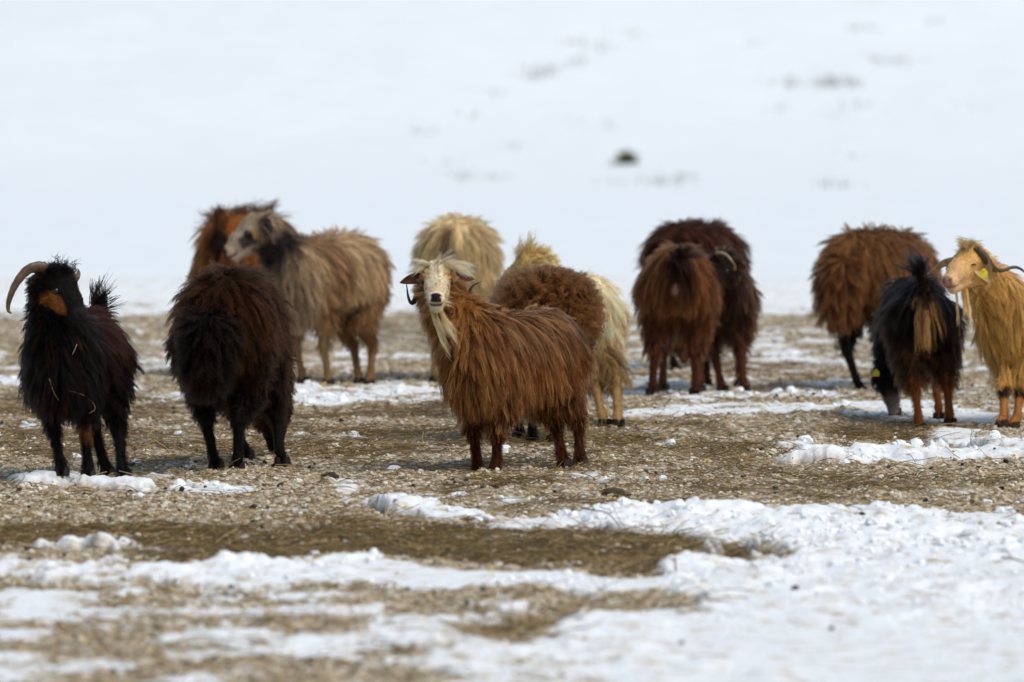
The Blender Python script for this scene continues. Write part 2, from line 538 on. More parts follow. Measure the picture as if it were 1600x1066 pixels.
# snow lumps along the ridges and loose on the slush
x, y = scatter(60000, 23.5, 59.0, 1.5)
s, h = cover(x, y)
edge = s * 0.55 + 0.03 * (1 - s) * (1 - h)
keep = rng.random(len(x)) < edge * (0.1 + 0.9 * smooth(.4, .65, fbm(x * 2.2, y * 1.6, 303, 3)))
x, y = x[keep], y[keep]
size = 0.004 + 0.026 * rng.random(len(x)) ** 4 * smooth(24, 34, y)
t = rng.random((len(x), 1))
crumbs("snow", "loose white snow lumps along the ridges", x, y, size, np.array([[0.84, 0.85, 0.87]]) * (0.93 + .09 * t), M_SNOWLUMP, bury=0.35, sub=2, seed=3)

# dung pellets and soil crumbs
x, y = scatter(9000, 24.0, 60.0, 1.3)
s, h = cover(x, y)
keep = rng.random(len(x)) < (0.03 + 0.97 * (1 - s)) * smooth(.35, .65, fbm(x * 1.5, y * 1.1, 404, 3)) * .75
x, y = x[keep], y[keep]
size = 0.005 + 0.008 * rng.random(len(x)) ** 2
t = rng.random((len(x), 1))
crumbs("dirt", "dark dung pellets and soil crumbs dotted over the yard", x, y, size, np.array([[0.028, 0.02, 0.013]]) * (0.5 + 1.4 * t), M_DUNG, bury=0.1, sub=1, flat=.85, seed=5)

# hay stalks
x, y = scatter(110000, 24.0, 60.0, 1.4)
s, h = cover(x, y)
keep = rng.random(len(x)) < np.clip(h * 0.9 + 0.13 * (1 - s) + 0.0015, 0, 1)
x, y = x[keep], y[keep]
n = len(x)
L = 0.05 + 0.16 * rng.random(n) ** 1.6
ang = rng.random(n) * 6.283
lift = np.abs(rng.normal(0, 0.11, n)) + (rng.random(n) < .04) * .5 * rng.random(n)
bend = rng.normal(0, .35, n)
tt = np.linspace(0, 1, 4)
pts = np.zeros((n, 4, 3))
for i, t_ in enumerate(tt):
    a = ang + bend * t_
    pts[:, i, 0] = x + np.cos(a) * L * t_
    pts[:, i, 1] = y + np.sin(a) * L * t_
z0 = height(x, y)
z1 = height(pts[:, 3, 0], pts[:, 3, 1])
for i, t_ in enumerate(tt):
    pts[:, i, 2] = z0 * (1 - t_) + z1 * t_ + 0.006 + L * lift * t_ + 0.012 * np.sin(t_ * 3.1) * rng.random(n)
rad = np.repeat((0.0007 + 0.0010 * rng.random(n))[:, None], 4, 1)
t = rng.random((n, 1))
hc = np.array([[0.105, 0.054, 0.016]]) * (1 - t) + np.array([[0.60, 0.39, 0.15]]) * t ** 2.4
olive = rng.random((n, 1)) < .25
hc = np.where(olive, np.array([[0.10, 0.072, 0.024]]) * (.6 + 1.2 * t), hc)
M_HAY = hair_material("hay_stalk", 0.5, 0.8)
tag(curves_object("hay", pts, rad, hc, hc, M_HAY), "scattered hay stalks trodden into the slush", kind="stuff")

# dry stalks added to darken the tracks, in place of shade in the hollows
pts = []
for (px, py, k) in TRACKS:
    c = on_hill(px, py)
    n = int(24 * k)
    g = c + rng.normal(0, 1, (n, 3)) * np.array([.13 * (.6 + .6 * k), .25, 0])
    d = unit(rng.normal(0, .5, (n, 3)) + np.array([0, 0, 1.0])) * (.05 + .09 * k * rng.random((n, 1)))
    g[:, 2] = hill_z(g[:, 0], g[:, 1]) - .03
    pts.append(g[:, None] + d[:, None] * np.linspace(0, 1, 3)[None, :, None])
pts = np.concatenate(pts)
n = len(pts)
gc = np.array([[.22, .19, .15]]) * (.6 + .8 * rng.random((n, 1)))
tag(curves_object("track_dark_strands", pts, np.full((n, 3), .0045), gc, gc, M_HAY), "dry stalks added to darken the tracks on the snow slope", kind="stuff")

# ------------------------------------------------------------------ animals: bodies from blended volumes, coats from strands
class Prim:
    def __init__(s, kind, a, b, ra, rb, k, reg, L, flow, lift, col, dens, tip=None, var=.25):
        s.kind, s.a, s.b, s.ra, s.rb, s.k = kind, np.array(a, float), np.array(b, float), ra, rb, k
        s.reg, s.L, s.flow, s.lift, s.col, s.dens = reg, L, np.array(flow, float), lift, np.array(col, float), dens
    def dist(s, P):
        if s.kind == 'cone':
            ab = s.b - s.a
            t = np.clip(((P - s.a) @ ab) / (ab @ ab + 1e-12), 0, 1)
            return np.linalg.norm(P - s.a - t[..., None] * ab, axis=-1) - (s.ra + (s.rb - s.ra) * t)
        q = (P - s.a) @ s.b.T if s.b.ndim == 2 else P - s.a
        r = np.asarray(s.ra)
        k0 = np.linalg.norm(q / r, axis=-1)
        k1 = np.linalg.norm(q / (r * r), axis=-1) + 1e-9
        return k0 * (k0 - 1) / k1
    def box(s):
        m = (max(s.ra, s.rb) if s.kind == 'cone' else float(np.max(s.ra))) + s.k + 0.03
        if s.kind == 'cone':
            return np.minimum(s.a, s.b) - m, np.maximum(s.a, s.b) + m
        return s.a - m, s.a + m

def smin(a, b, k):
    h = np.maximum(k - np.abs(a - b), 0) / k
    return np.minimum(a, b) - h * h * k * 0.25

class Volume:
    def __init__(s, prims, cuts, X, Y, Z):
        s.X, s.Y, s.Z = X, Y, Z
        V = np.full((len(X), len(Y), len(Z)), 0.3)
        for p in prims + cuts:
            lo, hi = p.box()
            i0, i1 = np.searchsorted(X, [lo[0], hi[0]]); j0, j1 = np.searchsorted(Y, [lo[1], hi[1]]); k0, k1 = np.searchsorted(Z, [lo[2], hi[2]])
            if i1 <= i0 or j1 <= j0 or k1 <= k0:
                continue
            P = np.stack(np.meshgrid(X[i0:i1], Y[j0:j1], Z[k0:k1], indexing='ij'), -1)
            d = p.dist(P)
            sub = V[i0:i1, j0:j1, k0:k1]
            V[i0:i1, j0:j1, k0:k1] = -smin(-sub, d, p.k) if p.reg == 'cut' else smin(sub, d, p.k)
        s.V = V
    def _cell(s, P):
        out = []
        for c, A in ((0, s.X), (1, s.Y), (2, s.Z)):
            i = np.clip(np.searchsorted(A, P[:, c]) - 1, 0, len(A) - 2)
            f = np.clip((P[:, c] - A[i]) / (A[i + 1] - A[i]), 0, 1)
            out.append((i, f))
        return out
    def sample(s, P):
        (i, a), (j, b), (k, c) = s._cell(P)
        V = s.V
        r = 0
        for di, wa in ((0, 1 - a), (1, a)):
            for dj, wb in ((0, 1 - b), (1, b)):
                for dk, wc in ((0, 1 - c), (1, c)):
                    r = r + V[i + di, j + dj, k + dk] * wa * wb * wc
        return r
    def grad(s, P, e=0.008):
        g = np.stack([s.sample(P + np.array(v) * e) - s.sample(P - np.array(v) * e) for v in ((1, 0, 0), (0, 1, 0), (0, 0, 1))], -1)
        return unit(g)
    def mesh(s):
        V = s.V; X, Y, Z = s.X, s.Y, s.Z
        ins = V < 0
        c = np.zeros(tuple(n - 1 for n in V.shape), int)
        for di in (0, 1):
            for dj in (0, 1):
                for dk in (0, 1):
                    c += ins[di:di + c.shape[0], dj:dj + c.shape[1], dk:dk + c.shape[2]]
        act = (c > 0) & (c < 8)
        I, J, K = np.nonzero(act)
        idx = np.full(c.shape, -1); idx[I, J, K] = np.arange(len(I))
        tot = np.zeros((len(I), 3)); cnt = np.zeros(len(I))
        co = [(a, b, d) for a in (0, 1) for b in (0, 1) for d in (0, 1)]
        for a in co:
            for b in co:
                if sum(abs(u - v) for u, v in zip(a, b)) == 1 and a < b:
                    va = V[I + a[0], J + a[1], K + a[2]]; vb = V[I + b[0], J + b[1], K + b[2]]
                    cr = (va < 0) != (vb < 0)
                    t = np.where(cr, va / (va - vb + 1e-20), 0)
                    pa = np.stack([X[I + a[0]], Y[J + a[1]], Z[K + a[2]]], -1); pb_ = np.stack([X[I + b[0]], Y[J + b[1]], Z[K + b[2]]], -1)
                    tot += np.where(cr[:, None], pa + (pb_ - pa) * t[:, None], 0); cnt += cr
        verts = tot / cnt[:, None]
        faces = []
        for ax in range(3):
            sl0 = [slice(1, n - 1) for n in V.shape]; sl1 = list(sl0)
            sl0[ax] = slice(0, V.shape[ax] - 1); sl1[ax] = slice(1, V.shape[ax])
            a, b = ins[tuple(sl0)], ins[tuple(sl1)]
            e = np.nonzero(a != b)
            pos = [e[q] + (0 if q == ax else 1) for q in range(3)]
            flip = a[e]
            u, v = [q for q in range(3) if q != ax]
            def cell(du, dv):
                p = [pos[0].copy(), pos[1].copy(), pos[2].copy()]
                p[u] = p[u] - du; p[v] = p[v] - dv
                return idx[p[0], p[1], p[2]]
            q = np.stack([cell(1, 1), cell(0, 1), cell(0, 0), cell(1, 0)], -1)
            if ax == 1:
                flip = ~flip
            q = np.where(flip[:, None], q, q[:, ::-1])
            faces.append(q)
        return verts, np.concatenate(faces)

def axis(lo, hi, step, flo=None, fhi=None, fstep=None):
    if flo is None:
        return np.arange(lo, hi + step, step)
    flo, fhi = max(lo, flo), min(hi, fhi)
    a = np.arange(lo, flo, step); b = np.arange(flo, fhi, fstep); c = np.arange(fhi, hi + step, step)
    return np.unique(np.concatenate([a, b, c]).round(5))

def tube(name, ctrl, radii, parent, mat, sides=12, n=40, ridge=0.0, ridges=18, squash=1.0):
    """swept, tapering and ridged tube through control points"""
    P = np.array(ctrl, float); R = np.array(radii, float)
    ext = np.vstack([2 * P[0] - P[1], P, 2 * P[-1] - P[-2]])
    out, rad = [], []
    segs = len(P) - 1
    for q in np.linspace(0, segs - 1e-6, n):
        i = int(q); t = q - i
        p0, p1, p2, p3 = ext[i:i + 4]
        out.append(0.5 * ((2 * p1) + (-p0 + p2) * t + (2 * p0 - 5 * p1 + 4 * p2 - p3) * t * t + (-p0 + 3 * p1 - 3 * p2 + p3) * t ** 3))
        rad.append((R[i] * (1 - t) + R[i + 1] * t) * (1 + ridge * math.sin(q / segs * ridges * 6.283)))
    out = np.array(out); tan = unit(np.gradient(out, axis=0))
    up = np.array([0.13, 0.31, 0.94]); nrm = []
    for tg in tan:
        up = unit(up - tg * (up @ tg)); nrm.append(up)
    nrm = np.array(nrm); bin_ = np.cross(tan, nrm)
    a = np.linspace(0, 2 * math.pi, sides, endpoint=False)
    V = (out[:, None, :] + np.array(rad)[:, None, None] * (np.cos(a)[None, :, None] * nrm[:, None, :] + squash * np.sin(a)[None, :, None] * bin_[:, None, :])).reshape(-1, 3)
    V = np.vstack([V, out[0], out[-1]])
    Fc = []
    for i in range(n - 1):
        for j in range(sides):
            Fc.append((i * sides + j, i * sides + (j + 1) % sides, (i + 1) * sides + (j + 1) % sides, (i + 1) * sides + j))
    for j in range(sides):
        Fc.append((n * sides, (j + 1) % sides, j, j)); Fc.append((n * sides + 1, (n - 1) * sides + j, (n - 1) * sides + (j + 1) % sides, (n - 1) * sides + (j + 1) % sides))
    me = bpy.data.meshes.new(name)
    me.from_pydata(V.tolist(), [], [tuple(dict.fromkeys(f)) for f in Fc])
    me.polygons.foreach_set("use_smooth", np.ones(len(me.polygons), bool))
    me.update()
    return link(name, me, parent, mat)

def hoof(parent, foot, fwd, size, mat=None):
    """cloven hoof: two tapering toes side by side"""
    fwd = unit([fwd[0], fwd[1], 0]); side = np.array([-fwd[1], fwd[0], 0])
    V, Fc = [], []
    for sgn in (-1, 1):
        b = len(V)
        for (h, f0, f1, w) in ((0.0, -.026, .040, .017), (.018, -.025, .034, .016), (.036, -.022, .022, .014)):
            for q in range(8):
                a = q / 8 * 6.283
                u = math.cos(a); lx = f0 + (f1 - f0) * (u + 1) / 2
                wid = w * math.sin(a) * (1 - 0.35 * max(0, u))
                V.append(foot + size * (fwd * lx + side * (sgn * .0165 + wid) + np.array([0, 0, h])))
        for r in range(2):
            for q in range(8):
                Fc.append((b + r * 8 + q, b + r * 8 + (q + 1) % 8, b + r * 8 + 8 + (q + 1) % 8, b + r * 8 + 8 + q))
        Fc.append(tuple(b + q for q in range(7, -1, -1))); Fc.append(tuple(b + 16 + q for q in range(8)))
    me = bpy.data.meshes.new("hoof")
    me.from_pydata([tuple(v) for v in V], [], Fc)
    me.update()
    return link("hoof", me, parent, mat or M_HOOF)

def ball(name, c, r, parent, mat, seg=12):
    V, Fc = [], []
    r = np.ones(3) * r
    for i in range(1, seg // 2):
        for j in range(seg):
            a, b = math.pi * i / (seg // 2), 2 * math.pi * j / seg
            V.append(np.array(c) + r * np.array([math.sin(a) * math.cos(b), math.sin(a) * math.sin(b), math.cos(a)]))
    n = len(V); V += [np.array(c) + r * np.array([0, 0, 1]), np.array(c) - r * np.array([0, 0, 1])]
    for i in range(seg // 2 - 2):
        for j in range(seg):
            Fc.append((i * seg + j, (i + 1) * seg + j, (i + 1) * seg + (j + 1) % seg, i * seg + (j + 1) % seg))
    for j in range(seg):
        Fc.append((n, j, (j + 1) % seg)); Fc.append((n + 1, n - seg + (j + 1) % seg, n - seg + j))
    me = bpy.data.meshes.new(name)
    me.from_pydata([tuple(v) for v in V], [], Fc)
    me.polygons.foreach_set("use_smooth", np.ones(len(me.polygons), bool))
    me.update()
    return link(name, me, parent, mat)

def ear_mesh(parent, base, direction, up, length, width, col, inner, sag=0.25):
    """cupped leaf with thickness; returns object, sample points and normals"""
    d = unit(direction); up = unit(np.array(up) - d * (np.array(up) @ d)); w = np.cross(d, up)
    nu, nv = 12, 9
    V, C = [], []
    for face in (1, -1):
        for i in range(nu):
            t = i / (nu - 1)
            prof = (math.sin(math.pi * (0.12 + 0.88 * t) ** 0.75) ** 0.7 if t < 1 else 0.0) * (1 - .15 * t) + 0.02
            for j in range(nv):
                s_ = j / (nv - 1) * 2 - 1
                cup = 0.55 * width * prof * (s_ * s_ - 0.6) * (1 - .45 * t)
                p = base + d * length * t + w * s_ * width * .5 * prof + up * (cup + face * .004 * (1 - abs(s_)) - length * sag * t * t)
                V.append(p); C.append(inner if face > 0 else col)
    Fc = []
    for f in range(2):
        o = f * nu * nv
        for i in range(nu - 1):
            for j in range(nv - 1):
                q = (o + i * nv + j, o + (i + 1) * nv + j, o + (i + 1) * nv + j + 1, o + i * nv + j + 1)
                Fc.append(q if f == 0 else q[::-1])
    me = mesh_arrays("ear", np.array(V), np.array(Fc))
    color_attr(me, "coat_color", np.array(C))
    return link("ear", me, parent, M_SKIN), np.array(V), np.array(C)

def strands(base, dirs, L, vol, lay, grav, steps, noise=0.0, drag=None, r=None):
    """grow guide hairs: leave along dirs, bend under their weight, stay off the body"""
    n = len(base)
    P = np.zeros((n, steps, 3)); P[:, 0] = base
    d = dirs.copy()
    st = (L / (steps - 1))[:, None]
    G = np.array([0, 0, -1.0])
    for k in range(1, steps):
        d = d + grav[:, None] * G * (st / 0.02) * 0.22
        if drag is not None:
            d = d + drag * (st / 0.02) * 0.22
        if noise:
            d = d + r.normal(0, noise, (n, 3))
        d = unit(d)
        q = P[:, k - 1] + d * st
        if vol is not None:
            dist = vol.sample(q)
            need = lay * min(1.0, k / (steps * .35)) - dist
            g = vol.grad(q)
            q = q + g * np.maximum(need, 0)[:, None]
        d = unit(q - P[:, k - 1])
        P[:, k] = P[:, k - 1] + d * st
    return P

GOAT = dict(trunk=[((.20, 0, .525), (.18, .125, .175)), ((-.06, 0, .535), (.31, .15, .16)), ((-.31, 0, .55), (.165, .13, .155))],
            wither=(.28, 0, .57), neck_r=(.125, .072), sh=(.235, .085, .47), hip=(-.31, .085, .50), legr=.80, foot_f=(.25, .09), foot_h=(-.36, .09))
SHEEP = dict(trunk=[((.20, 0, .615), (.22, .18, .19)), ((-.08, 0, .615), (.33, .205, .205)), ((-.29, 0, .615), (.18, .185, .195))],
             wither=(.30, 0, .62), neck_r=(.13, .085), sh=(.235, .10, .47), hip=(-.30, .10, .50), legr=.80, foot_f=(.24, .10), foot_h=(-.34, .10))

def animal(name, label, cat, group, px, py, heading, S, tpl, seed, coat, feet=None, head=None, tail=None, custom=None, count=24000, fine=None,
           guides=1800, steps=9, hooves=None, step=0.015, leg_len=.012, widen=1.0, coat_name=None):
    """coat: dict(col, leg, face, L, lift, grav, lay, clump, frizz, wave, freq, rad, var, tipmul, streak)"""
    r = np.random.default_rng(seed)
    c = at(px, py)
    root = bpy.data.objects.new(name, None)
    COL.objects.link(root)
    z0 = zat(c[0], c[1])
    hd = unit(np.array([heading[0], heading[1]]))
    yaw = math.atan2(hd[1], hd[0])
    root.location = (c[0], c[1], z0)
    root.rotation_euler = (0, 0, yaw)
    tag(root, label, cat, group)
    Rm = np.array([[math.cos(yaw), math.sin(yaw), 0], [-math.sin(yaw), math.cos(yaw), 0], [0, 0, 1]])
    loc = lambda w: Rm @ (np.asarray(w, float) - np.array([c[0], c[1], z0]))
    vec = lambda w: Rm @ np.asarray(w, float)
    A = dict(root=root, loc=loc, vec=vec, S=S, rng=r, depth=c[1], ppm=F / c[1])
    pr = []
    down_back = (-.35, 0, -1.0)
    c0, L0 = np.array(coat['col'], float), coat['L']
    for (ct, rr) in tpl['trunk']:
        rr_ = np.array(rr) * S * np.array([1, widen, 1])
        pr.append(Prim('ell', np.array(ct) * S, np.zeros(3), rr_, 0, .08, 'trunk', L0, down_back, coat['lift'], c0, 1.0))
    # legs
    lc = np.array(coat['leg'], float); lg = tpl['legr'] * S
    lowc = np.array(coat.get('shin', coat['leg']), float)
    feet = feet or {}
    A['feet'] = {}
    for key, fore, sg in (('fl', 1, 1), ('fr', 1, -1), ('hl', 0, 1), ('hr', 0, -1)):
        top = np.array(tpl['sh'] if fore else tpl['hip']) * S; top[1] *= sg
        ft = np.array((tpl['foot_f'] if fore else tpl['foot_h']) + (0,)) * S; ft[1] *= sg
        if key in feet:
            ft = loc(at(*feet[key]))
        wpt = Rm.T @ ft + np.array([c[0], c[1], z0])
        ft[2] = zat(wpt[0], wpt[1]) - z0 - 0.004
        A['feet'][key] = ft
        H = top[2] - ft[2]
        lerp = lambda t: top + (ft - top) * t
        if fore:
            el = lerp(.28) + np.array([-.03, 0, 0]) * S; kn = lerp(.56) + np.array([.012, 0, 0]) * S
            fe = lerp(.87) + np.array([-.008, 0, 0]) * S; chain = [(top, .085), (el, .058), (kn, .031), (lerp(.72) , .0225), (fe, .025), (ft + np.array([.008, 0, .032]) * S, .026)]
        else:
            el = lerp(.30) + np.array([.065, 0, 0]) * S; kn = lerp(.56) + np.array([-.05, 0, 0]) * S
            fe = lerp(.88) + np.array([-.012, 0, 0]) * S; chain = [(top, .12), (el, .08), (kn, .034), (lerp(.72) + np.array([-.03, 0, 0]) * S, .024), (fe, .026), (ft + np.array([.006, 0, .032]) * S, .026)]
        for q in range(len(chain) - 1):
            (a, ra), (b, rb) = chain[q], chain[q + 1]
            up_ = q == 0
            Lh = L0 * ((.45 if tpl is SHEEP else .6) if up_ else (.42 if q == 1 else 0)) if q < 2 else leg_len * (1.6 if q == 4 else 1)
            if q == 1:
                Lh = max(coat.get('thigh', L0 * .35), leg_len)
            col = lc if q < 2 else lowc
            if up_:
                col = c0 * .5 + lc * .5
            pr.append(Prim('cone', a, b, ra * lg, rb * lg, .03 if q < 2 else .012, 'leg' if q else 'trunk', Lh, (-.2, 0, -1), .25, col, 1.0 if q < 2 else 1.3))
        hf = hoof(root, ft + np.array([0, 0, .001]), (1, 0, 0) if key not in (hooves or {}) else hooves[key], S * 1.05, coat.get('hoof'))
    # neck and head
    cuts = []
    if head:
        hp = loc(head['pos']); hs = head.get('size', 1.0) * S
        nd = unit(vec(head['nose'])); upv = unit(vec(head.get('up', (0, 0, 1))))
        hz = unit(upv - nd * (upv @ nd)); hyv = np.cross(hz, nd)
        HM = np.stack([nd, hyv, hz])                       # rows: head axes in local space
        hw = lambda p: hp + np.array(p) * hs @ HM
        A.update(hp=hp, HM=HM, hw=hw, hs=hs)
        nc_ = np.array(head.get('neck', coat['col']), float); fc = np.array(coat['face'], float)
        w0 = np.array(tpl['wither']) * S
        nb = hw((-.035, 0, -.045))
        low = w0 + np.array([.06, 0, -.12]) * S
        nL = head.get('neck_L', L0 * .8); nfl = (-.25, 0, -1)
        pr.append(Prim('cone', w0, nb, tpl['neck_r'][0] * S, tpl['neck_r'][1] * S, .06, 'neck', nL, nfl, coat['lift'] * .9, nc_, 1.1))
        pr.append(Prim('cone', low, w0 * .35 + nb * .65, tpl['neck_r'][0] * S, tpl['neck_r'][1] * .9 * S, .06, 'neck', nL, nfl, coat['lift'] * .8, nc_, 1.1))
        fl = -nd + np.array([0, 0, -.25])
        fL = head.get('fur', .014)
        def hprim(a, b, ra, rb, k, L=fL, col=fc, dens=3.0, reg='head'):
            pr.append(Prim('cone', hw(a), hw(b), ra * hs, rb * hs, k * hs, reg, L, fl, .3, col, dens))
        pc = np.array(head.get('poll', coat['face']), float)
        hprim((-.005, 0, .012), (-.03, 0, -.005), .062, .06, .03, L=head.get('poll_L', .03), col=pc)
        hprim((.03, 0, .008), (.10, 0, -.008), .053, .042, .03)
        hprim((.10, 0, -.008), (.165, 0, -.028), .042, .030, .02, L=fL * .6, col=np.array(head.get('muzzle', coat['face']), float))
        hprim((.168, .010, -.030), (.168, -.010, -.030), .024, .024, .012, L=fL * .4, col=np.array(head.get('muzzle', coat['face']), float))
        hprim((.0, 0, -.045), (.085, 0, -.058), .046, .030, .025, L=head.get('cheek_L', fL * 1.5), col=np.array(head.get('cheek', coat['face']), float))
        hprim((.085, 0, -.058), (.154, 0, -.066), .028, .022, .012, L=fL * .6, col=np.array(head.get('muzzle', coat['face']), float))
        for sg in (1, -1):
            hprim((.045, sg * .040, .022), (.062, sg * .036, .02), .017, .013, .015, L=fL * .7)
            cuts.append(Prim('cone', hw((.172, sg * .044, -.050)), hw((.128, sg * .040, -.046)), .006 * hs, .002 * hs, .006, 'cut', 0, (0, 0, 1), 0, fc, 0))
            cuts.append(Prim('cone', hw((.194, sg * .013, -.024)), hw((.182, sg * .020, -.018)), .006 * hs, .004 * hs, .006, 'cut', 0, (0, 0, 1), 0, fc, 0))
        cuts.append(Prim('cone', hw((.19, .03, -.051)), hw((.19, -.03, -.051)), .006 * hs, .006 * hs, .006, 'cut', 0, (0, 0, 1), 0, fc, 0))
        for sg in (1, -1):
            ball("eye", hw((.057, sg * .0490, .011)), .015 * hs * np.array([1, 1, head.get("eye", 1)]), root, M_EYE)
    if tail:
        for (a, b, ra, rb, L, col, fl) in tail:
            pr.append(Prim('cone', np.array(a) * S, np.array(b) * S, ra * S, rb * S, .03, 'tail', L, fl, .5, col, 1.4))
    if custom:
        custom(A, pr, cuts)
    lo = np.min([p.box()[0] for p in pr], 0); hi = np.max([p.box()[1] for p in pr], 0)
    if head and fine:
        ctr = hw((.08, 0, -.02)); e = .17 * hs
        ax = [axis(lo[q], hi[q], step, ctr[q] - e, ctr[q] + e, fine) for q in range(3)]
    else:
        ax = [axis(lo[q], hi[q], step) for q in range(3)]
    vol = Volume(pr, cuts, *ax)
    A['vol'] = vol
    V, Q = vol.mesh()
    def weights(P):
        D = np.stack([p.dist(P) for p in pr], -1)
        D = D - D.min(1, keepdims=True)
        W = np.exp(-D / .012)
        return W / W.sum(1, keepdims=True)
    W = weights(V)
    colv = W @ np.stack([p.col for p in pr])
    if 'paint' in coat:
        colv = coat['paint'](A, V, colv)
    if 'skinpaint' in coat:
        colv = coat['skinpaint'](A, V, colv)
    me = mesh_arrays("body", V, Q)
    color_attr(me, "coat_color", colv)
    body = link("body", me, root, M_SKIN)
    # ---- roots over the surface
    T = np.concatenate([Q[:, [0, 1, 2]], Q[:, [0, 2, 3]]])
    a, b, d = V[T[:, 0]], V[T[:, 1]], V[T[:, 2]]
    area = np.linalg.norm(np.cross(b - a, d - a), axis=1)
    dens = (W @ np.array([p.dens * (0 if p.L <= 0 else 1) for p in pr]))[T].mean(1)
    pz = area * dens; cum = np.cumsum(pz / pz.sum())
    ti = np.searchsorted(cum, r.random(count)).clip(0, len(T) - 1)
    u, v = r.random(count), r.random(count)
    f = u + v > 1; u[f], v[f] = 1 - u[f], 1 - v[f]
    P0 = a[ti] + (b[ti] - a[ti]) * u[:, None] + (d[ti] - a[ti]) * v[:, None]
    W = weights(P0)
    N = vol.grad(P0)
    Ls = (W @ np.array([p.L for p in pr]))
    flow = W @ np.stack([p.flow for p in pr])
    lift = W @ np.array([p.lift for p in pr])
    cols = W @ np.stack([p.col for p in pr])
    short = smooth(.05, .02, Ls)                                        # face and legs
    headw = W @ np.array([1.0 if p.reg == 'head' else 0 for p in pr])
    if head:
        isn = W @ np.array([1.0 if p.reg == 'neck' else 0 for p in pr])
        dh = np.linalg.norm(P0 - hw((-.02, 0, 0)), axis=1)
        Ls = Ls * (1 - isn * (1 - np.clip((dh - .08) / .28, .16, 1)))
    if 'paint' in coat:
        cols = coat['paint'](A, P0, cols)
    if 'length' in coat:
        Ls = coat['length'](A, P0, N, Ls)
    tr = W @ np.array([1.0 if p.reg == 'trunk' else 0 for p in pr])
    Ls = Ls * (1 - coat.get('belly', .65) * tr * smooth(-.1, -.8, N[:, 2])) * (1 - .4 * tr * smooth(.7, .97, N[:, 2]))
    ok = Ls > .004
    P0, N, Ls, flow, lift, cols, short, headw = [q[ok] for q in (P0, N, Ls, flow, lift, cols, short, headw)]
    n = len(P0)
    side = np.zeros((n, 3)); side[:, 1] = (np.clip(P0[:, 1] / .05, -1, 1) * .3 + r.normal(0, .25, n) * smooth(.07, .02, np.abs(P0[:, 1]))) * (1 - headw)
    fl = flow + side + r.normal(0, coat.get('mess', .12), (n, 3))
    fl = fl - N * np.sum(fl * N, 1)[:, None]
    fl = unit(fl)
    dirs = unit(N * lift[:, None] + fl * (1 - lift)[:, None])
    grav = np.where(headw > .5, .02, coat['grav']) * (1 - .8 * short)
    g = min(guides, n)
    gl = Ls[:g] * (1 + r.normal(0, .16, g)).clip(.5, 1.5)
    lay = coat['lay'] * r.random(g) ** 1.3 * (1 - short[:g]) + .002
    GP = strands(P0[:g], dirs[:g], gl, vol, lay, grav[:g], steps, coat.get('gnoise', .05), None, r)
    kd = kdtree.KDTree(g)
    for i in range(g):
        kd.insert(P0[i] + N[i] * .03, i)
    kd.balance()
    near = np.array([kd.find(P0[i] + N[i] * .03)[1] for i in range(n)])
    # a coarser set of locks gathers the small ones
    g2 = max(60, g // 5)
    kd2 = kdtree.KDTree(g2)
    for i in range(g2):
        kd2.insert(P0[i] + N[i] * .03, i)
    kd2.balance()
    near2 = np.array([kd2.find(P0[i] + N[i] * .03)[1] for i in range(g)])
    t = np.linspace(0, 1, steps)
    c2 = (coat.get('clump2', .35) * t ** 1.5)[None, :, None] * (1 - short[:g])[:, None, None]
    mixr = (.5 * t)[None, :, None]
    tgt = GP[near2] - GP[near2][:, :1] + P0[:g][:, None] * (1 - mixr) + P0[near2][:, None] * mixr
    GP = GP * (1 - c2) + tgt * c2
    ratio = (Ls / gl[near] * (1 + r.normal(0, .12, n))).clip(.3, 1.6)
    off = (GP[near] - GP[near][:, :1])
    child = P0[:, None] + off * ratio[:, None, None]
    cl = (coat['clump'] * (t ** coat.get('clump_pow', 1.1)))[None, :, None] * (0.6 + .4 * r.random(n))[:, None, None] * (1 - .7 * short)[:, None, None]
    child = child * (1 - cl) + (GP[near][:, :1] + off * ratio[:, None, None]) * cl
    ax1 = unit(r.normal(0, 1, (g, 3))); ax2 = unit(r.normal(0, 1, (g, 3)))
    ph = r.random(g) * 6.283
    wave = coat.get('wave', 0) * np.minimum(1, Ls / .08)
    th = (coat.get('freq', 2) * 6.283 * t)[None] * (.7 + .6 * r.random(g))[near][:, None] + ph[near][:, None]
    amp = (wave[:, None] * np.minimum(1, t * 3)[None])[..., None]
    child = child + amp * (np.sin(th)[..., None] * ax1[near][:, None] + np.cos(th)[..., None] * ax2[near][:, None])
    fz = coat.get('frizz', .01) * np.minimum(1, Ls / .1)
    child = child + fz[:, None, None] * (t ** 1.5)[None, :, None] * r.normal(0, 1, (n, 1, 3)) + fz[:, None, None] * .35 * t[None, :, None] * r.normal(0, 1, (n, steps, 3))
    child[:, 0] = P0
    fl_ = child.reshape(-1, 3)
    dd = vol.sample(fl_)
    bad = dd < .0015
    bad[::steps] = False
    if bad.any():
        fl_[bad] += vol.grad(fl_[bad]) * (.002 - dd[bad])[:, None]
    child = fl_.reshape(n, steps, 3)
    rad = (coat.get('rad', .0009) * (1 - .45 * short))[:, None] * (1 - .65 * t ** 2)[None] * (.7 + .6 * r.random(n))[:, None]
    lock = (1 + coat.get('var', .3) * r.normal(0, 1, g)).clip(.35, 2.2)[near][:, None] * (1 + coat.get('fine', .22) * r.normal(0, 1, (n, 1))).clip(.35, 1.9)
    rc = cols * lock
    tcol = cols * lock * np.array(coat.get('tip', (1.35, 1.3, 1.2)))
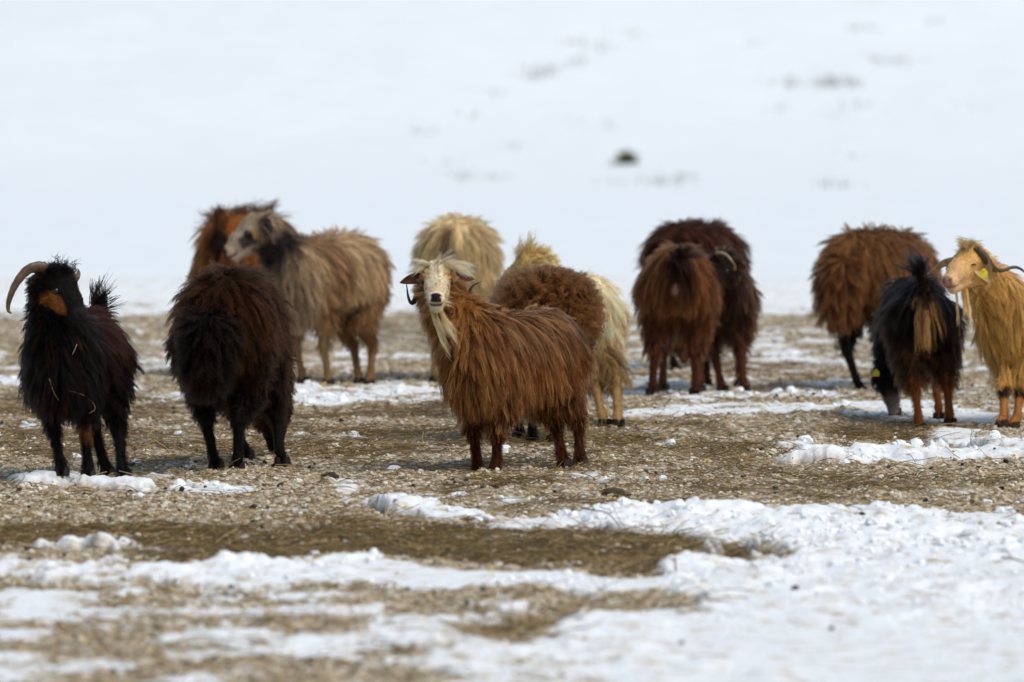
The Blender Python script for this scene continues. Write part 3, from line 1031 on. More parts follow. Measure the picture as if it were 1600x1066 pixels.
    if 'streak' in coat:
        pz_, sc_ = coat['streak']
        st = (r.random(g) < pz_)[near][:, None] & (r.random((n, 1)) < .55) | (r.random((n, 1)) < pz_ * .35)
        st = st & (short < .5)[:, None]
        tcol = np.where(st, np.array(sc_) * (.7 + .5 * r.random((n, 1))), tcol)
        rc = np.where(st, rc * .5 + .5 * np.array(sc_) * .6, rc)
    curves_object(coat_name or ("fleece" if tpl is SHEEP else "coat"), child, rad, rc.clip(.002, .95), tcol.clip(.002, .95), M_HAIR, root)
    return A

def tuft(A, name, pts, dirs, L, col, tip, n, spread=.25, grav=.3, wind=(0, 0, 0), rad=.0009, lay=.004, root_r=.012, steps=9, clump=.5, locks=14, use_vol=True, wave=.004):
    """a lock of long hair (beard, forelock, tail) in the animal's local space"""
    r = A['rng']
    pts = np.array(pts, float); dirs = np.array(dirs, float)
    pick = r.integers(0, len(pts), locks)
    base = pts[pick] + r.normal(0, root_r, (locks, 3))
    d = unit(dirs[pick] + r.normal(0, spread, (locks, 3)))
    Lg = L * (1 + r.normal(0, .2, locks)).clip(.45, 1.4)
    G = strands(base, d, Lg, A['vol'] if use_vol else None, np.full(locks, lay), np.full(locks, grav), steps, .06, np.array(wind), r)
    near = r.integers(0, locks, n)
    t = np.linspace(0, 1, steps)
    o0 = r.normal(0, root_r * .6, (n, 3))
    ratio = (1 + r.normal(0, .15, n)).clip(.5, 1.4)
    C = G[near][:, :1] + (G[near] - G[near][:, :1]) * ratio[:, None, None] + o0[:, None] * (1 - clump * t)[None, :, None]
    C = C + (t ** 1.4)[None, :, None] * r.normal(0, root_r * .5, (n, 1, 3))
    ph = r.random(locks)[near] * 6.28
    C = C + (wave * np.minimum(1, 3 * t))[None, :, None] * np.sin(9 * t[None] + ph[:, None])[..., None] * unit(r.normal(0, 1, (locks, 3)))[near][:, None]
    radm = rad * (1 - .7 * t ** 2)[None] * (.6 + .8 * r.random(n))[:, None]
    v = (1 + r.normal(0, .2, locks))[near][:, None] * (1 + r.normal(0, .12, (n, 1)))
    return curves_object(name, C, radm, (np.array(col) * v).clip(.002, .95), (np.array(tip) * v).clip(.002, .95), M_HAIR, A['root'])

def add_ears(A, spec, fur_col, inner, tags=()):
    out = []
    for (side, direction, length, width, sag, *at_) in spec:
        base = A['hw'](at_[0] if at_ else (-.012, side * .052, .012))
        o, V, C = ear_mesh(A['root'], base, A['vec'](direction), A['HM'][0] * .6 + A['HM'][2] * .6, length * A['hs'], width * A['hs'], fur_col, inner, sag)
        out.append(o)
    A['ears'] = out
    return out

def ear_tag(A, world, size, normal):
    """small two-lobed plastic tag with a stud"""
    c = A['loc'](world); nrm = unit(A['vec'](normal)); up = unit(np.array([0, 0, 1]) - nrm * nrm[2]); sd = np.cross(nrm, up)
    V, Fc = [], []
    prof = [(-.5, -.55), (.5, -.55), (.55, -.45), (.55, .2), (.3, .4), (.18, .62), (-.18, .62), (-.3, .4), (-.55, .2), (-.55, -.45)]
    k = len(prof)
    for z in (-.06, .06):
        for (u, v) in prof:
            V.append(c + size * (sd * u + up * v + nrm * z))
    Fc.append(tuple(range(k))[::-1]); Fc.append(tuple(range(k, 2 * k)))
    for j in range(k):
        Fc.append((j, (j + 1) % k, k + (j + 1) % k, k + j))
    b = len(V)
    for z in (-.16, .16):
        for j in range(8):
            V.append(c + size * (sd * .14 * math.cos(j * .785) + up * (.35 + .14 * math.sin(j * .785)) + nrm * z))
    for j in range(8):
        Fc.append((b + j, b + (j + 1) % 8, b + 8 + (j + 1) % 8, b + 8 + j))
    Fc.append(tuple(range(b + 7, b - 1, -1))); Fc.append(tuple(range(b + 8, b + 16)))
    me = bpy.data.meshes.new("ear_tag")
    me.from_pydata([tuple(v) for v in V], [], Fc); me.update()
    return link("ear_tag", me, A['ears'][0], M_TAG)

def horn(A, pts_px, dpth, radii, mat, ridge=.06, ridges=16, squash=.75):
    """horn through places given as photograph points and distance from the camera"""
    P = [A['loc'](at_depth(x_, y_, d_)) for (x_, y_), d_ in zip(pts_px, dpth)]
    return tube("horn", P, radii, A['root'], mat, 12, 44, ridge, ridges, squash)

def surface_top(A, x, y, z0=1.3):
    """height of the animal's skin over a local spot"""
    zz = np.arange(z0, .2, -.01)
    d = A['vol'].sample(np.stack([np.full(len(zz), x), np.full(len(zz), y), zz], -1))
    i = np.nonzero(d < 0)[0]
    return np.array([x, y, zz[i[0]] if len(i) else .7])

# ------------------------------------------------------------------ the herd
GRP_G, GRP_S = "goats standing in the yard", "sheep standing in the yard"
coat_goat = dict(L=.18, lift=.05, grav=.6, lay=.016, fine=.3, clump=.52, clump2=.3, frizz=.0035, wave=.004, freq=1.6, rad=.0007, var=.36, mess=.09, gnoise=.03)
coat_sheep = dict(L=.095, lift=.16, grav=.45, lay=.020, fine=.32, clump=.48, clump2=.18, frizz=.004, wave=.004, freq=2.2, rad=.0008, var=.34, mess=.12, gnoise=.04, thigh=.05)
def mk(base, **kw):
    d = dict(base); d.update(kw); return d
def D_(px, py):
    return at(px, py)[1]

# --- brown goat with cream face, in focus
BR = (.112, .037, .010)
def main_paint(A, P, c):
    S = A['S']
    h = (P - A['hp']) @ A['HM'].T / A['hs']
    c = c.copy()
    back = (smooth(.58, .70, P[:, 2] / S) * smooth(.22, .36, np.linalg.norm(P - A['hp'], axis=1)))[:, None]
    c = c * (1 - back * .45) + np.array([.10, .060, .042]) * back * .45
    neckw = smooth(.30, .16, np.linalg.norm(P - A['hp'], axis=1))[:, None]
    c = c * (1 - neckw * .7) + np.array([.27, .115, .034]) * neckw * .7
    inface = ((h[:, 0] > -.02) & (np.linalg.norm(h - np.array([.07, 0, -.02]), axis=1) < .135))
    blaze = smooth(.054, .032, np.abs(h[:, 1]) + .25 * np.maximum(0, -.02 - h[:, 2]))[:, None] * inface[:, None] * smooth(-.095, -.07, h[:, 2])[:, None]
    blaze = np.maximum(blaze, (smooth(.11, .14, h[:, 0]) * inface)[:, None])
    c = c * (1 - blaze) + np.array([.74, .60, .42]) * blaze
    tan = (smooth(.085, .05, np.linalg.norm(h - np.array([.03, 0, .01]), axis=1)) * smooth(.018, .036, np.abs(h[:, 1])) * inface * .7)[:, None]
    return c * (1 - tan) + np.array([.52, .30, .12]) * tan
def main_skin(A, P, c):
    h = (P - A['hp']) @ A['HM'].T / A['hs']
    nose = smooth(.178, .186, h[:, 0]) * smooth(-.043, -.036, h[:, 2]) * smooth(.025, .018, np.abs(h[:, 1]))
    mouth = smooth(.009, .005, np.abs(h[:, 2] + .052)) * smooth(.135, .15, h[:, 0])
    eye = smooth(.022, .016, np.linalg.norm(np.abs(h) - np.array([.056, .0475, .010]), axis=1))
    k = np.clip(nose + mouth * .8 + eye, 0, 1)[:, None]
    return c * (1 - k) + np.array([.02, .015, .015]) * k
def nose_free(A, P, N, L):
    h = (P - A['hp']) @ A['HM'].T / A['hs']
    bare = ((h[:, 0] > .174) & (h[:, 2] > -.056)) | ((np.abs(h[:, 2] + .051) < .006) & (h[:, 0] > .125)) | (np.linalg.norm(np.abs(h) - np.array([.056, .0475, .010]), axis=1) < .019)
    return np.where(bare, 0, L)
MY = D_(760, 732)
def main_throat(A, pr, cuts):
    a = A['hw']((-.03, -.0, -.10)); b = np.array([.33, -.02, .50])
    pr.append(Prim('cone', a, b, .062, .10, .06, 'neck', .11, (.1, 0, -1), .12, (.17, .068, .02), 1.1))
A = animal("goat", "brown longhaired goat with cream face, blowing forelock and beard, facing the camera", "goat", GRP_G, 800, 733, (-.49, -.87), .97, GOAT, 1,
           mk(coat_goat, col=BR, L=.20, belly=.25, wave=.003, rad=.00056, clump=.46, grav=.75, gnoise=.022, leg=(.05, .016, .007), face=(.36, .18, .06), tip=(1.7, 1.55, 1.3), streak=(.34, (.64, .335, .125)), paint=main_paint, skinpaint=main_skin, length=nose_free, var=.38, thigh=.08),
           feet=dict(fr=(746, 736), fl=(773, 738), hr=(882, 732), hl=(907, 731)),
           head=dict(pos=at_depth(684, 440, MY - .30), nose=(-.03, -.97, -.20), size=1.12, neck=(.125, .047, .015), neck_L=.13, muzzle=(.84, .78, .70), cheek=(.46, .20, .05), cheek_L=.045, poll=(.74, .62, .42), fur=.011, poll_L=.03),
           tail=[((-.47, 0, .60), (-.53, 0, .56), .03, .02, .10, BR, (-.6, 0, -1))], count=100000, fine=.0055, guides=4200, steps=10,
           hooves=dict(fr=(1, .2, 0), fl=(1, .3, 0)), leg_len=.02, custom=main_throat)
hy = MY - .30
add_ears(A, [(-1, (-1.0, .15, -.12), .105, .058, .15), (1, (.95, .25, .05), .10, .058, .2)], (.10, .04, .018), (.07, .03, .02))
horn(A, [(660, 438), (655, 452), (650, 466), (643, 474), (638, 464), (635, 443)], [hy + .05, hy + .06, hy + .03, hy, hy - .02, hy - .03], [.017, .016, .013, .010, .007, .002], M_HORN_DARK)
horn(A, [(708, 440), (718, 462), (727, 474), (734, 455), (740, 446), (752, 440)], [hy + .04, hy + .05, hy + .04, hy + .03, hy + .03, hy + .03], [.016, .015, .012, .008, .005, .0015], M_HORN_DARK)
hw = A['hw']
tuft(A, "forelock", [hw((.0, q, .060)) for q in (-.028, -.012, .004, .016, .03)], [A['vec']((q, -.45, .10)) for q in (-1.0, -.6, .5, .9, 1.1)], .115, (.66, .50, .28), (.84, .72, .50), 560, .12, .8, A['vec']((.10, 0, 0)), .0006, .007, .009, locks=18, clump=.6)
tuft(A, "forelock", [hw((-.01, 0, .064))], [A['vec']((.1, -.2, .9))], .085, (.66, .50, .28), (.84, .72, .50), 16, .25, .2, A['vec']((.7, 0, 0)), .0006, .008, .008, locks=5)
tuft(A, "beard", [hw((.12, q, -.080)) for q in (-.01, 0, .01)] + [hw((.085, q, -.088)) for q in (-.012, .012)], [A['vec']((.22, -.20, -.9))] * 5, .15, (.66, .47, .23), (.84, .68, .43), 360, .12, .2, A['vec']((.30, -.02, 0)), .0006, .004, .007, locks=12, clump=.35)

# --- black goat with tan cheeks
BK = (.009, .0075, .0075)
def black_paint(A, P, c):
    h = (P - A['hp']) @ A['HM'].T / A['hs']
    cheek = smooth(.044, .026, np.sqrt(((h[:, 0] - .075) / 1.6) ** 2 + ((h[:, 2] + .032) / 1.0) ** 2)) * (np.abs(h[:, 1]) > .02) * (np.linalg.norm(h, axis=1) < .16) * (h[:, 0] > .012) * (h[:, 2] > -.075)
    knee = smooth(.05, .03, np.abs(P[:, 2] - .20)) * (P[:, 0] > .2) * (P[:, 2] < .225) * (P[:, 1] > 0)
    brownb = smooth(.25, -.1, P[:, 0]) * smooth(.45, .66, P[:, 2]) * .8
    c = c * (1 - brownb)[:, None] + np.array([.035, .013, .008]) * brownb[:, None]
    k = np.clip(cheek + knee * .3, 0, 1)[:, None]
    return c * (1 - k) + np.array([.30, .12, .034]) * k
BY = D_(115, 749)
A = animal("goat", "black goat with tan cheeks and one long curved horn, tail raised", "goat", GRP_G, 116, 745, (-.15, -.98), .98, GOAT, 2,
           mk(coat_goat, col=BK, leg=(.007, .006, .006), face=(.011, .0095, .009), L=.13, tip=(1.5, 1.3, 1.2), streak=(.08, (.07, .025, .013)), paint=black_paint, length=nose_free, var=.3, thigh=.045),
           feet=dict(fr=(97, 750), fl=(138, 749), hr=(168, 738), hl=(193, 746)),
           head=dict(pos=at_depth(88, 446, BY - .20), nose=(.60, -.62, -.52), size=1.12, neck=BK, neck_L=.12, fur=.007, poll_L=.03),
           tail=[((-.45, 0, .64), (-.48, 0, .70), .03, .015, .04, BK, (-.2, 0, 1))], count=60000, fine=.007, guides=3600, steps=10, leg_len=.022)
hy = BY - .20
add_ears(A, [(-1, (-.9, .3, -.35), .09, .05, .3), (1, (.6, .7, -.3), .09, .05, .3)], (.02, .012, .008), (.2, .09, .03))
horn(A, [(78, 424), (62, 417), (42, 423), (24, 445), (14, 470), (13, 485), (18, 490)], [hy - .01, hy - .03, hy - .05, hy - .06, hy - .06, hy - .06, hy - .06], [.024, .0245, .022, .017, .012, .008, .004], M_HORN_TAN, .04, 12, .7)
horn(A, [(104, 425), (112, 436), (119, 434), (123, 427), (122, 421)], [hy + .06, hy + .12, hy + .15, hy + .17, hy + .17], [.030, .026, .018, .010, .003], M_HORN_TAN, .04, 9, .8)
hw = A['hw']
tuft(A, "forelock", [hw((.0, q, .062)) for q in (-.03, 0, .03)], [A['vec']((.4, -.5, .8))] * 3, .045, BK, (.014, .011, .010), 350, .4, .8, A['vec']((.12, 0, 0)), .0009, .006, .018, locks=30)
tuft(A, "tail", [np.array((-.48, 0, .69)), np.array((-.48, 0, .71))], [A['vec']((.35, .1, 1.0))] * 2, .10, BK, (.012, .010, .009), 260, .3, .02, (0, 0, 0), .0011, .0, .013, locks=22, use_vol=False)

A_black = A

# --- black-brown sheep seen from behind
DKB = (.022, .0092, .0048)
def dark_sheep_paint(A, P, c):
    k = smooth(-.40, -.50, P[:, 0]) * smooth(.14, .05, np.abs(P[:, 1] - .02)) * smooth(.68, .5, P[:, 2])
    return c * (1 - k)[:, None] + np.array([.009, .007, .007]) * k[:, None]
A = animal("sheep", "round black-brown sheep grazing with its woolly rump to the camera", "sheep", GRP_S, 365, 731, (.13, .98), 1.08, SHEEP, 3,
           mk(coat_sheep, col=DKB, leg=(.009, .0075, .007), face=(.01, .008, .008), L=.125, tip=(2.6, 2.1, 1.6), lift=.10, wave=.006, freq=2.6, belly=.2, clump=.4, rad=.0007, paint=dark_sheep_paint, var=.4, thigh=.05),
           feet=dict(hl=(338, 734), hr=(370, 737), fr=(441, 728), fl=(385, 724)),
           head=dict(pos=at_depth(425, 640, D_(430, 720) + .45), nose=(.1, .6, -.8), neck=DKB, neck_L=.08),
           tail=[((-.50, .015, .58), (-.53, .02, .44), .09, .07, .08, (.009, .007, .007), (-.1, 0, -1))], widen=.84, count=62000, guides=4600, steps=9, leg_len=.010)

# --- grey-tan sheep, head in profile
GT = (.47, .325, .19)
def tan_paint(A, P, c):
    h = (P - A['hp']) @ A['HM'].T / A['hs']
    S = A['S']
    nz = fbm(P[:, 0] * 5 + 3, P[:, 2] * 3 + P[:, 1] * 4, 61, 3)
    dark = smooth(.48, .62, nz) * (P[:, 0] < .3) * .75
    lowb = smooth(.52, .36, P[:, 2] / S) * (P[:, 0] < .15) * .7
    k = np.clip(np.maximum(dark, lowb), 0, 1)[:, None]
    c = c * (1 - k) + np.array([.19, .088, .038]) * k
    dh = np.linalg.norm(P - A['hp'], axis=1)
    throat = smooth(.055, .02, np.abs(P[:, 1])) * 0
    nk = smooth(-.03, -.09, h[:, 2]) * smooth(.09, .04, h[:, 0]) * smooth(.34, .2, dh) * smooth(-.19, -.10, h[:, 0])
    c = c * (1 - nk)[:, None] + np.array([.02, .014, .013]) * nk[:, None]
    inh = (dh < .22 * A['hs']) & (h[:, 0] > -.06)
    patch = (smooth(.05, .03, np.abs(h[:, 0] - .075)) * smooth(.04, .02, np.abs(h[:, 2] + .02)) + smooth(.02, -.03, h[:, 0]) * smooth(.06, .03, np.abs(h[:, 2] + .0))) * inh
    yel = smooth(.022, .012, np.linalg.norm((h[:, [0, 2]] - np.array([.035, -.005])) * np.array([1, .6]), axis=1)) * inh
    c = c * (1 - np.clip(patch, 0, 1))[:, None] + np.array([.055, .045, .04]) * np.clip(patch, 0, 1)[:, None]
    return c * (1 - yel)[:, None] + np.array([.45, .30, .12]) * yel[:, None]
GY = D_(495, 599)
A = animal("sheep", "tan and grey sheep with dark face patches, head raised in profile", "sheep", GRP_S, 508, 597, (-.46, -.89), 1.0, SHEEP, 4,
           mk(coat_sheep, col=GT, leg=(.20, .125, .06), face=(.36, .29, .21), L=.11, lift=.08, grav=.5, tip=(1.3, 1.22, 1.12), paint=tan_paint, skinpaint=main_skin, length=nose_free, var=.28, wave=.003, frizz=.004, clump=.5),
           feet=dict(fr=(474, 599), fl=(513, 600), hr=(562, 595), hl=(577, 596)),
           head=dict(pos=at_depth(401, 358, GY - .12), nose=(-.88, -.22, -.50), size=1.12, neck=(.24, .17, .11), neck_L=.12, fur=.010, poll_L=.02, muzzle=(.40, .30, .22), poll=(.30, .22, .14)), tail=[((-.46, 0, .60), (-.50, 0, .48), .08, .06, .08, (.2, .12, .07), (-.1, 0, -1))],
           count=32000, fine=.008, guides=2200, leg_len=.010)
add_ears(A, [(1, (.55, -.35, -.75), .12, .06, .1), (-1, (.4, .6, -.7), .12, .06, .1)], (.10, .06, .05), (.28, .15, .11))

# --- chestnut goat behind the black-brown sheep
CH = (.24, .085, .022)
def chest_paint(A, P, c):
    k = smooth(.09, .04, np.linalg.norm((P - np.array([-.50, .0, .74])) * np.array([.6, 1, .9]), axis=1))[:, None]
    return c * (1 - k) + np.array([.02, .010, .008]) * k
A = animal("goat", "chestnut goat half hidden behind the black-brown sheep, wispy hair along its back", "goat", GRP_G, 392, 582, (.32, .94), 1.10, SHEEP, 5,
           mk(coat_goat, col=CH, leg=(.10, .04, .015), face=CH, L=.15, tip=(1.35, 1.25, 1.1), paint=chest_paint, lift=.12), head=dict(pos=at_depth(450, 440, D_(392, 577) + .75), nose=(.3, .8, -.5), neck=CH),
           tail=[((-.44, 0, .76), (-.48, 0, .83), .03, .015, .05, (.10, .04, .015), (-.2, 0, 1))], count=26000, guides=1500, widen=.80, coat_name="coat")
bx = np.linspace(-.40, .30, 14)
tuft(A, "back_hair", [surface_top(A, q, 0) for q in bx], [A['vec']((.7, 0, .5))] * 14, .075, (.06, .024, .01), (.05, .02, .01), 600, .35, .3, A['vec']((.15, 0, 0)), .0009, .004, .02, locks=44)
tuft(A, "tail", [np.array((-.48, 0, .83)) * 1.06], [A['vec']((-.1, 0, 1.0))], .05, (.06, .025, .012), (.03, .014, .008), 120, .3, .05, (0, 0, 0), .001, 0, .009, locks=8, use_vol=False)
tuft(A, "rump_hair", [surface_top(A, -.36, .08), surface_top(A, -.34, .12)], [A['vec']((-.8, 0, .5))] * 2, .07, (.06, .024, .01), (.05, .02, .01), 130, .5, .0, (0, 0, 0), .0009, 0, .018, locks=14, use_vol=False)

# --- cream sheep from behind, farthest
CR = (.70, .50, .265)
def cream_paint(A, P, c):
    k = smooth(.055, .02, np.abs(P[:, 1] - .03)) * smooth(-.34, -.44, P[:, 0]) * smooth(.52, .6, P[:, 2]) * .85
    gg = smooth(.5, .65, fbm(P[:, 1] * 7, P[:, 2] * 4, 71, 3)) * .5
    c = c * (1 - gg)[:, None] + np.array([.26, .18, .09]) * gg[:, None]
    return c * (1 - k)[:, None] + np.array([.085, .04, .02]) * k[:, None]
A = animal("sheep", "cream sheep seen from behind with a dark brown tail stripe, beyond the cream-faced goat", "sheep", GRP_S, 716, 590, (.04, 1), 1.07, SHEEP, 6,
           mk(coat_sheep, col=CR, leg=(.3, .2, .09), face=CR, L=.11, lift=.12, grav=.5, paint=cream_paint, tip=(1.2, 1.2, 1.15), wave=.003), widen=.93, count=24000, guides=1700,
           head=dict(pos=at_depth(722, 430, D_(716, 590) + .62), nose=(.0, .8, -.6), neck=CR))

# --- curly brown sheep behind the cream-faced goat
CB = (.17, .072, .025)
A = animal("sheep", "curly rust-brown sheep with black legs, right behind the cream-faced goat", "sheep", GRP_S, 850, 688, (-.10, 1), .95, SHEEP, 7,
           mk(coat_sheep, col=CB, leg=(.01, .008, .007), face=CB, L=.085, lift=.7, grav=.08, wave=.013, freq=2.6, clump=.9, clump2=.15, frizz=.006, tip=(1.35, 1.3, 1.2), var=.2, mess=.5, gnoise=.14),
           feet=dict(hl=(832, 692), hr=(864, 691)), head=dict(pos=at_depth(850, 560, D_(850, 688) + .75), nose=(.0, .7, -.7), neck=CB),
           widen=.93, count=46000, guides=5200, steps=11, leg_len=.012)

# --- cream goat behind it
CG = (.90, .71, .43)
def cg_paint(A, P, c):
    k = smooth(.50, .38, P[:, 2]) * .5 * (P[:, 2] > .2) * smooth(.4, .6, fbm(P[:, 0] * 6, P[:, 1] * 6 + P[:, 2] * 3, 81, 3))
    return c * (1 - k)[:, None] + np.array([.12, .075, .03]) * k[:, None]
CY = D_(955, 667)
A = animal("goat", "pale cream goat walking away behind the curly brown sheep", "goat", GRP_G, 884, 656, (-.33, .94), 1.02, GOAT, 8,
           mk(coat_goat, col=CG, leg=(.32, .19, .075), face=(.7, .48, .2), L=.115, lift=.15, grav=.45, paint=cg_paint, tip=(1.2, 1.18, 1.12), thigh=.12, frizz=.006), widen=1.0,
           feet=dict(hl=(945, 667), hr=(966, 668)), head=dict(pos=at_depth(832, 418, CY + .92), nose=(-.75, .35, -.35), neck=CG, size=1.1, poll_L=.05), count=30000, guides=2000, leg_len=.018)
hw = A['hw']
add_ears(A, [(-1, (.75, -.3, -.1), .10, .055, .3), (1, (-.2, .9, .1), .1, .055, .2)], (.36, .2, .07), (.30, .16, .06))
tuft(A, "forelock", [hw((.0, q, .06)) for q in (-.03, 0, .03)], [A['vec']((.1, -.2, .9))] * 3, .07, (.5, .34, .15), (.6, .45, .22), 400, .7, .2, (0, 0, 0), .001, .004, .02, locks=18)

# --- dark brown sheep at the back
DB = (.046, .017, .009)
A = animal("sheep", "dark brown sheep with black legs behind the two brown goats", "sheep", GRP_S, 1090, 573, (.38, .92), 1.0, SHEEP, 9,
           mk(coat_sheep, col=DB, leg=(.009, .008, .007), face=DB, L=.10, tip=(1.5, 1.4, 1.3), lift=.2, var=.4), feet=dict(hl=(1056, 576), hr=(1092, 575), fr=(1157, 571)),
           head=dict(pos=at_depth(1150, 500, D_(1090, 573) + .75), nose=(.3, .7, -.7), neck=DB), count=24000, guides=1500)

# --- brown goat, rump to the camera
RB = (.115, .043, .015)
def rb_paint(A, P, c):
    k = smooth(.075, .035, np.abs(P[:, 1] + .02)) * smooth(-.40, -.47, P[:, 0]) * smooth(.55, .60, P[:, 2])
    p = smooth(.032, .022, np.linalg.norm(P - np.array([-.50, -.0, .555]), axis=1))
    c = c * (1 - k)[:, None] + np.array([.022, .010, .007]) * k[:, None]
    return c * (1 - p)[:, None] + np.array([.30, .15, .12]) * p[:, None]
def rb_len(A, P, N, L):
    p = np.linalg.norm(P - np.array([-.50, -.0, .555]), axis=1) < .03
    return np.where(p, 0, L)
A = animal("goat", "rust-brown goat with raised dark tail and shaggy rump to the camera", "goat", GRP_G, 1061, 612, (.06, .99), 1.08, GOAT, 10,
           mk(coat_goat, col=RB, leg=(.075, .024, .012), face=RB, L=.16, tip=(1.8, 1.65, 1.4), streak=(.12, (.28, .14, .06)), paint=rb_paint, length=rb_len, lift=.15, var=.38, thigh=.09), widen=1.05,
           feet=dict(hl=(1019, 616), hr=(1087, 615)), tail=[((-.45, 0, .64), (-.52, -.02, .70), .03, .016, .05, (.022, .01, .007), (-.6, 0, .6))],
           head=dict(pos=at_depth(1062, 520, D_(1056, 612) + .8), nose=(.2, .8, -.5), neck=RB), count=30000, guides=1800)
tuft(A, "tail", [np.array((-.51, -.02, .69)) * 1.06], [A['vec']((.35, -.5, .1))], .10, (.03, .012, .008), (.035, .014, .009), 260, .35, .3, (0, 0, 0), .0011, 0, .015, locks=12, use_vol=False)

# --- horned brown goat beside it
HG = (.08, .03, .012)
HY = D_(1145, 608)
def hg_paint(A, P, c):
    d = np.linalg.norm(P - A['hp'], axis=1)
    k = smooth(.24, .15, d)[:, None]
    return c * (1 - k) + np.array([.022, .012, .009]) * k
A = animal("goat", "brown goat with dark face and thin pale horn, pressed against the rust-brown goat", "goat", GRP_G, 1128, 603, (-.04, -1), 1.0, GOAT, 11,
           mk(coat_goat, col=HG, leg=(.06, .02, .01), face=(.02, .012, .01), L=.15, tip=(1.7, 1.6, 1.3), streak=(.1, (.25, .13, .05)), paint=hg_paint, var=.35), widen=.8,
           feet=dict(fr=(1129, 608), fl=(1163, 610)), head=dict(pos=at_depth(1128, 415, HY - .32), nose=(-.35, -.70, -.62), neck=(.03, .014, .01)), count=24000, guides=1500, leg_len=.018)
hy = HY - .32
add_ears(A, [(1, (.8, .2, -.35), .10, .05, .3), (-1, (-.8, .2, -.3), .10, .05, .3)], (.03, .015, .01), (.04, .02, .015))
horn(A, [(1122, 402), (1120, 396), (1132, 397), (1142, 406), (1150, 418)], [hy - .02, hy - .06, hy - .10, hy - .12, hy - .12], [.011, .011, .009, .006, .002], plain_material("horn_pale", (.24, .17, .11), .5, .3, 30), .04, 10)
ear_tag(A, at_depth(1147, 419, hy - .02), .018, (.2, -1, 0))

# --- brown sheep, fat tail toward the camera
RS = (.145, .065, .026)
A = animal("sheep", "brown sheep with heavy hanging tail and one black leg showing, behind the black-and-tan goat", "sheep", GRP_S, 1376, 600, (.48, .87), 1.03, SHEEP, 12,
           mk(coat_sheep, col=RS, leg=(.010, .008, .007), face=RS, L=.10, tip=(1.7, 1.6, 1.4), lift=.15, var=.3), feet=dict(hl=(1345, 604), hr=(1395, 606)),
           head=dict(pos=at_depth(1440, 520, D_(1372, 600) + .6), nose=(.6, .5, -.6), neck=RS),
           tail=[((-.46, .0, .60), (-.50, 0, .44), .10, .08, .09, (.13, .055, .022), (-.1, 0, -1))], widen=.95, count=30000, guides=2000)

# --- black and tan goat, head down
def bt_paint(A, P, c):
    nz = fbm(P[:, 1] * 20, P[:, 2] * 6, 33, 3)
    k = smooth(.065, .035, np.abs(P[:, 1]) + .07 * (nz - .5)) * smooth(-.36, -.44, P[:, 0]) * smooth(.40, .46, P[:, 2]) * smooth(.62, .56, P[:, 2])
    d = smooth(.03, .015, np.abs(P[:, 1])) * smooth(-.40, -.46, P[:, 0]) * smooth(.52, .56, P[:, 2])
    c = c * (1 - k)[:, None] + np.array([.50, .27, .10]) * k[:, None]
    return c * (1 - d)[:, None] + np.array([.03, .015, .01]) * d[:, None]
BT = (.010, .0085, .009)
TY = D_(1450, 662)
A = animal("goat", "black goat with tan rump stripe and orange legs, grazing with its rear to the camera", "goat", GRP_G, 1433, 655, (-.04, .99), .97, GOAT, 13,
           mk(coat_goat, col=BT, leg=(.03, .013, .007), shin=(.17, .052, .014), face=BT, L=.17, tip=(1.6, 1.5, 1.5), paint=bt_paint, lift=.06, thigh=.09),
           feet=dict(hl=(1437, 666), hr=(1485, 662), fr=(1468, 656)), tail=[((-.45, 0, .66), (-.48, .03, .74), .03, .018, .05, BT, (-.2, 0, 1))], widen=.66,
           head=dict(pos=at_depth(1388, 596, TY + .60), nose=(.18, -.15, -.95), up=(0, -1, 0), neck=BT, neck_L=.10, size=.86, muzzle=(.34, .27, .24)), count=34000, guides=2000, leg_len=.016)
hy = TY + .60
add_ears(A, [(1, (-.8, -.2, .25), .10, .05, .2), (-1, (.8, -.2, .2), .10, .05, .2)], (.02, .015, .012), (.2, .12, .05))
ear_tag(A, at_depth(1369, 583, hy - .05), .03, (-.3, -1, 0))
tuft(A, "tail", [np.array((-.48, .03, .73))], [A['vec']((-.25, -.1, .9))], .09, BT, (.014, .012, .013), 300, .4, .1, (0, 0, 0), .0011, 0, .015, locks=14, use_vol=False)

# --- golden goat at the edge
GO = (.90, .445, .125)
YY = D_(1575, 667)
def gold_paint(A, P, c):
    h = (P - A['hp']) @ A['HM'].T / A['hs']
    d = np.linalg.norm(P - A['hp'], axis=1)
    k = smooth(.18, .30, d) * smooth(.55, .35, d) * smooth(.05, .25, P[:, 0]) * .7 * smooth(.4, .6, fbm(P[:, 1] * 8, P[:, 2] * 4, 35, 3))
    c = c * (1 - k)[:, None] + np.array([.42, .17, .035]) * k[:, None]
    kn = smooth(.035, .02, np.abs(P[:, 2] - .165)) * (P[:, 0] > .15)
    return c * (1 - kn)[:, None] + np.array([.03, .017, .01]) * kn[:, None]
def gold_skin(A, P, c):
    h = (P - A['hp']) @ A['HM'].T / A['hs']
    nose = smooth(.174, .184, h[:, 0]) * smooth(.032, .024, np.abs(h[:, 1]))
    mouth = smooth(.005, .002, np.abs(h[:, 2] + .051)) * smooth(.13, .15, h[:, 0])
    nos = smooth(.012, .006, np.linalg.norm(np.abs(h) * np.array([1, 1, 1]) - np.array([.188, .016, .022]), axis=1))
    c = c * (1 - nose[:, None]) + np.array([.38, .20, .14]) * nose[:, None]
    k = np.clip(mouth + nos, 0, 1)[:, None]
    return c * (1 - k) + np.array([.26, .12, .08]) * k
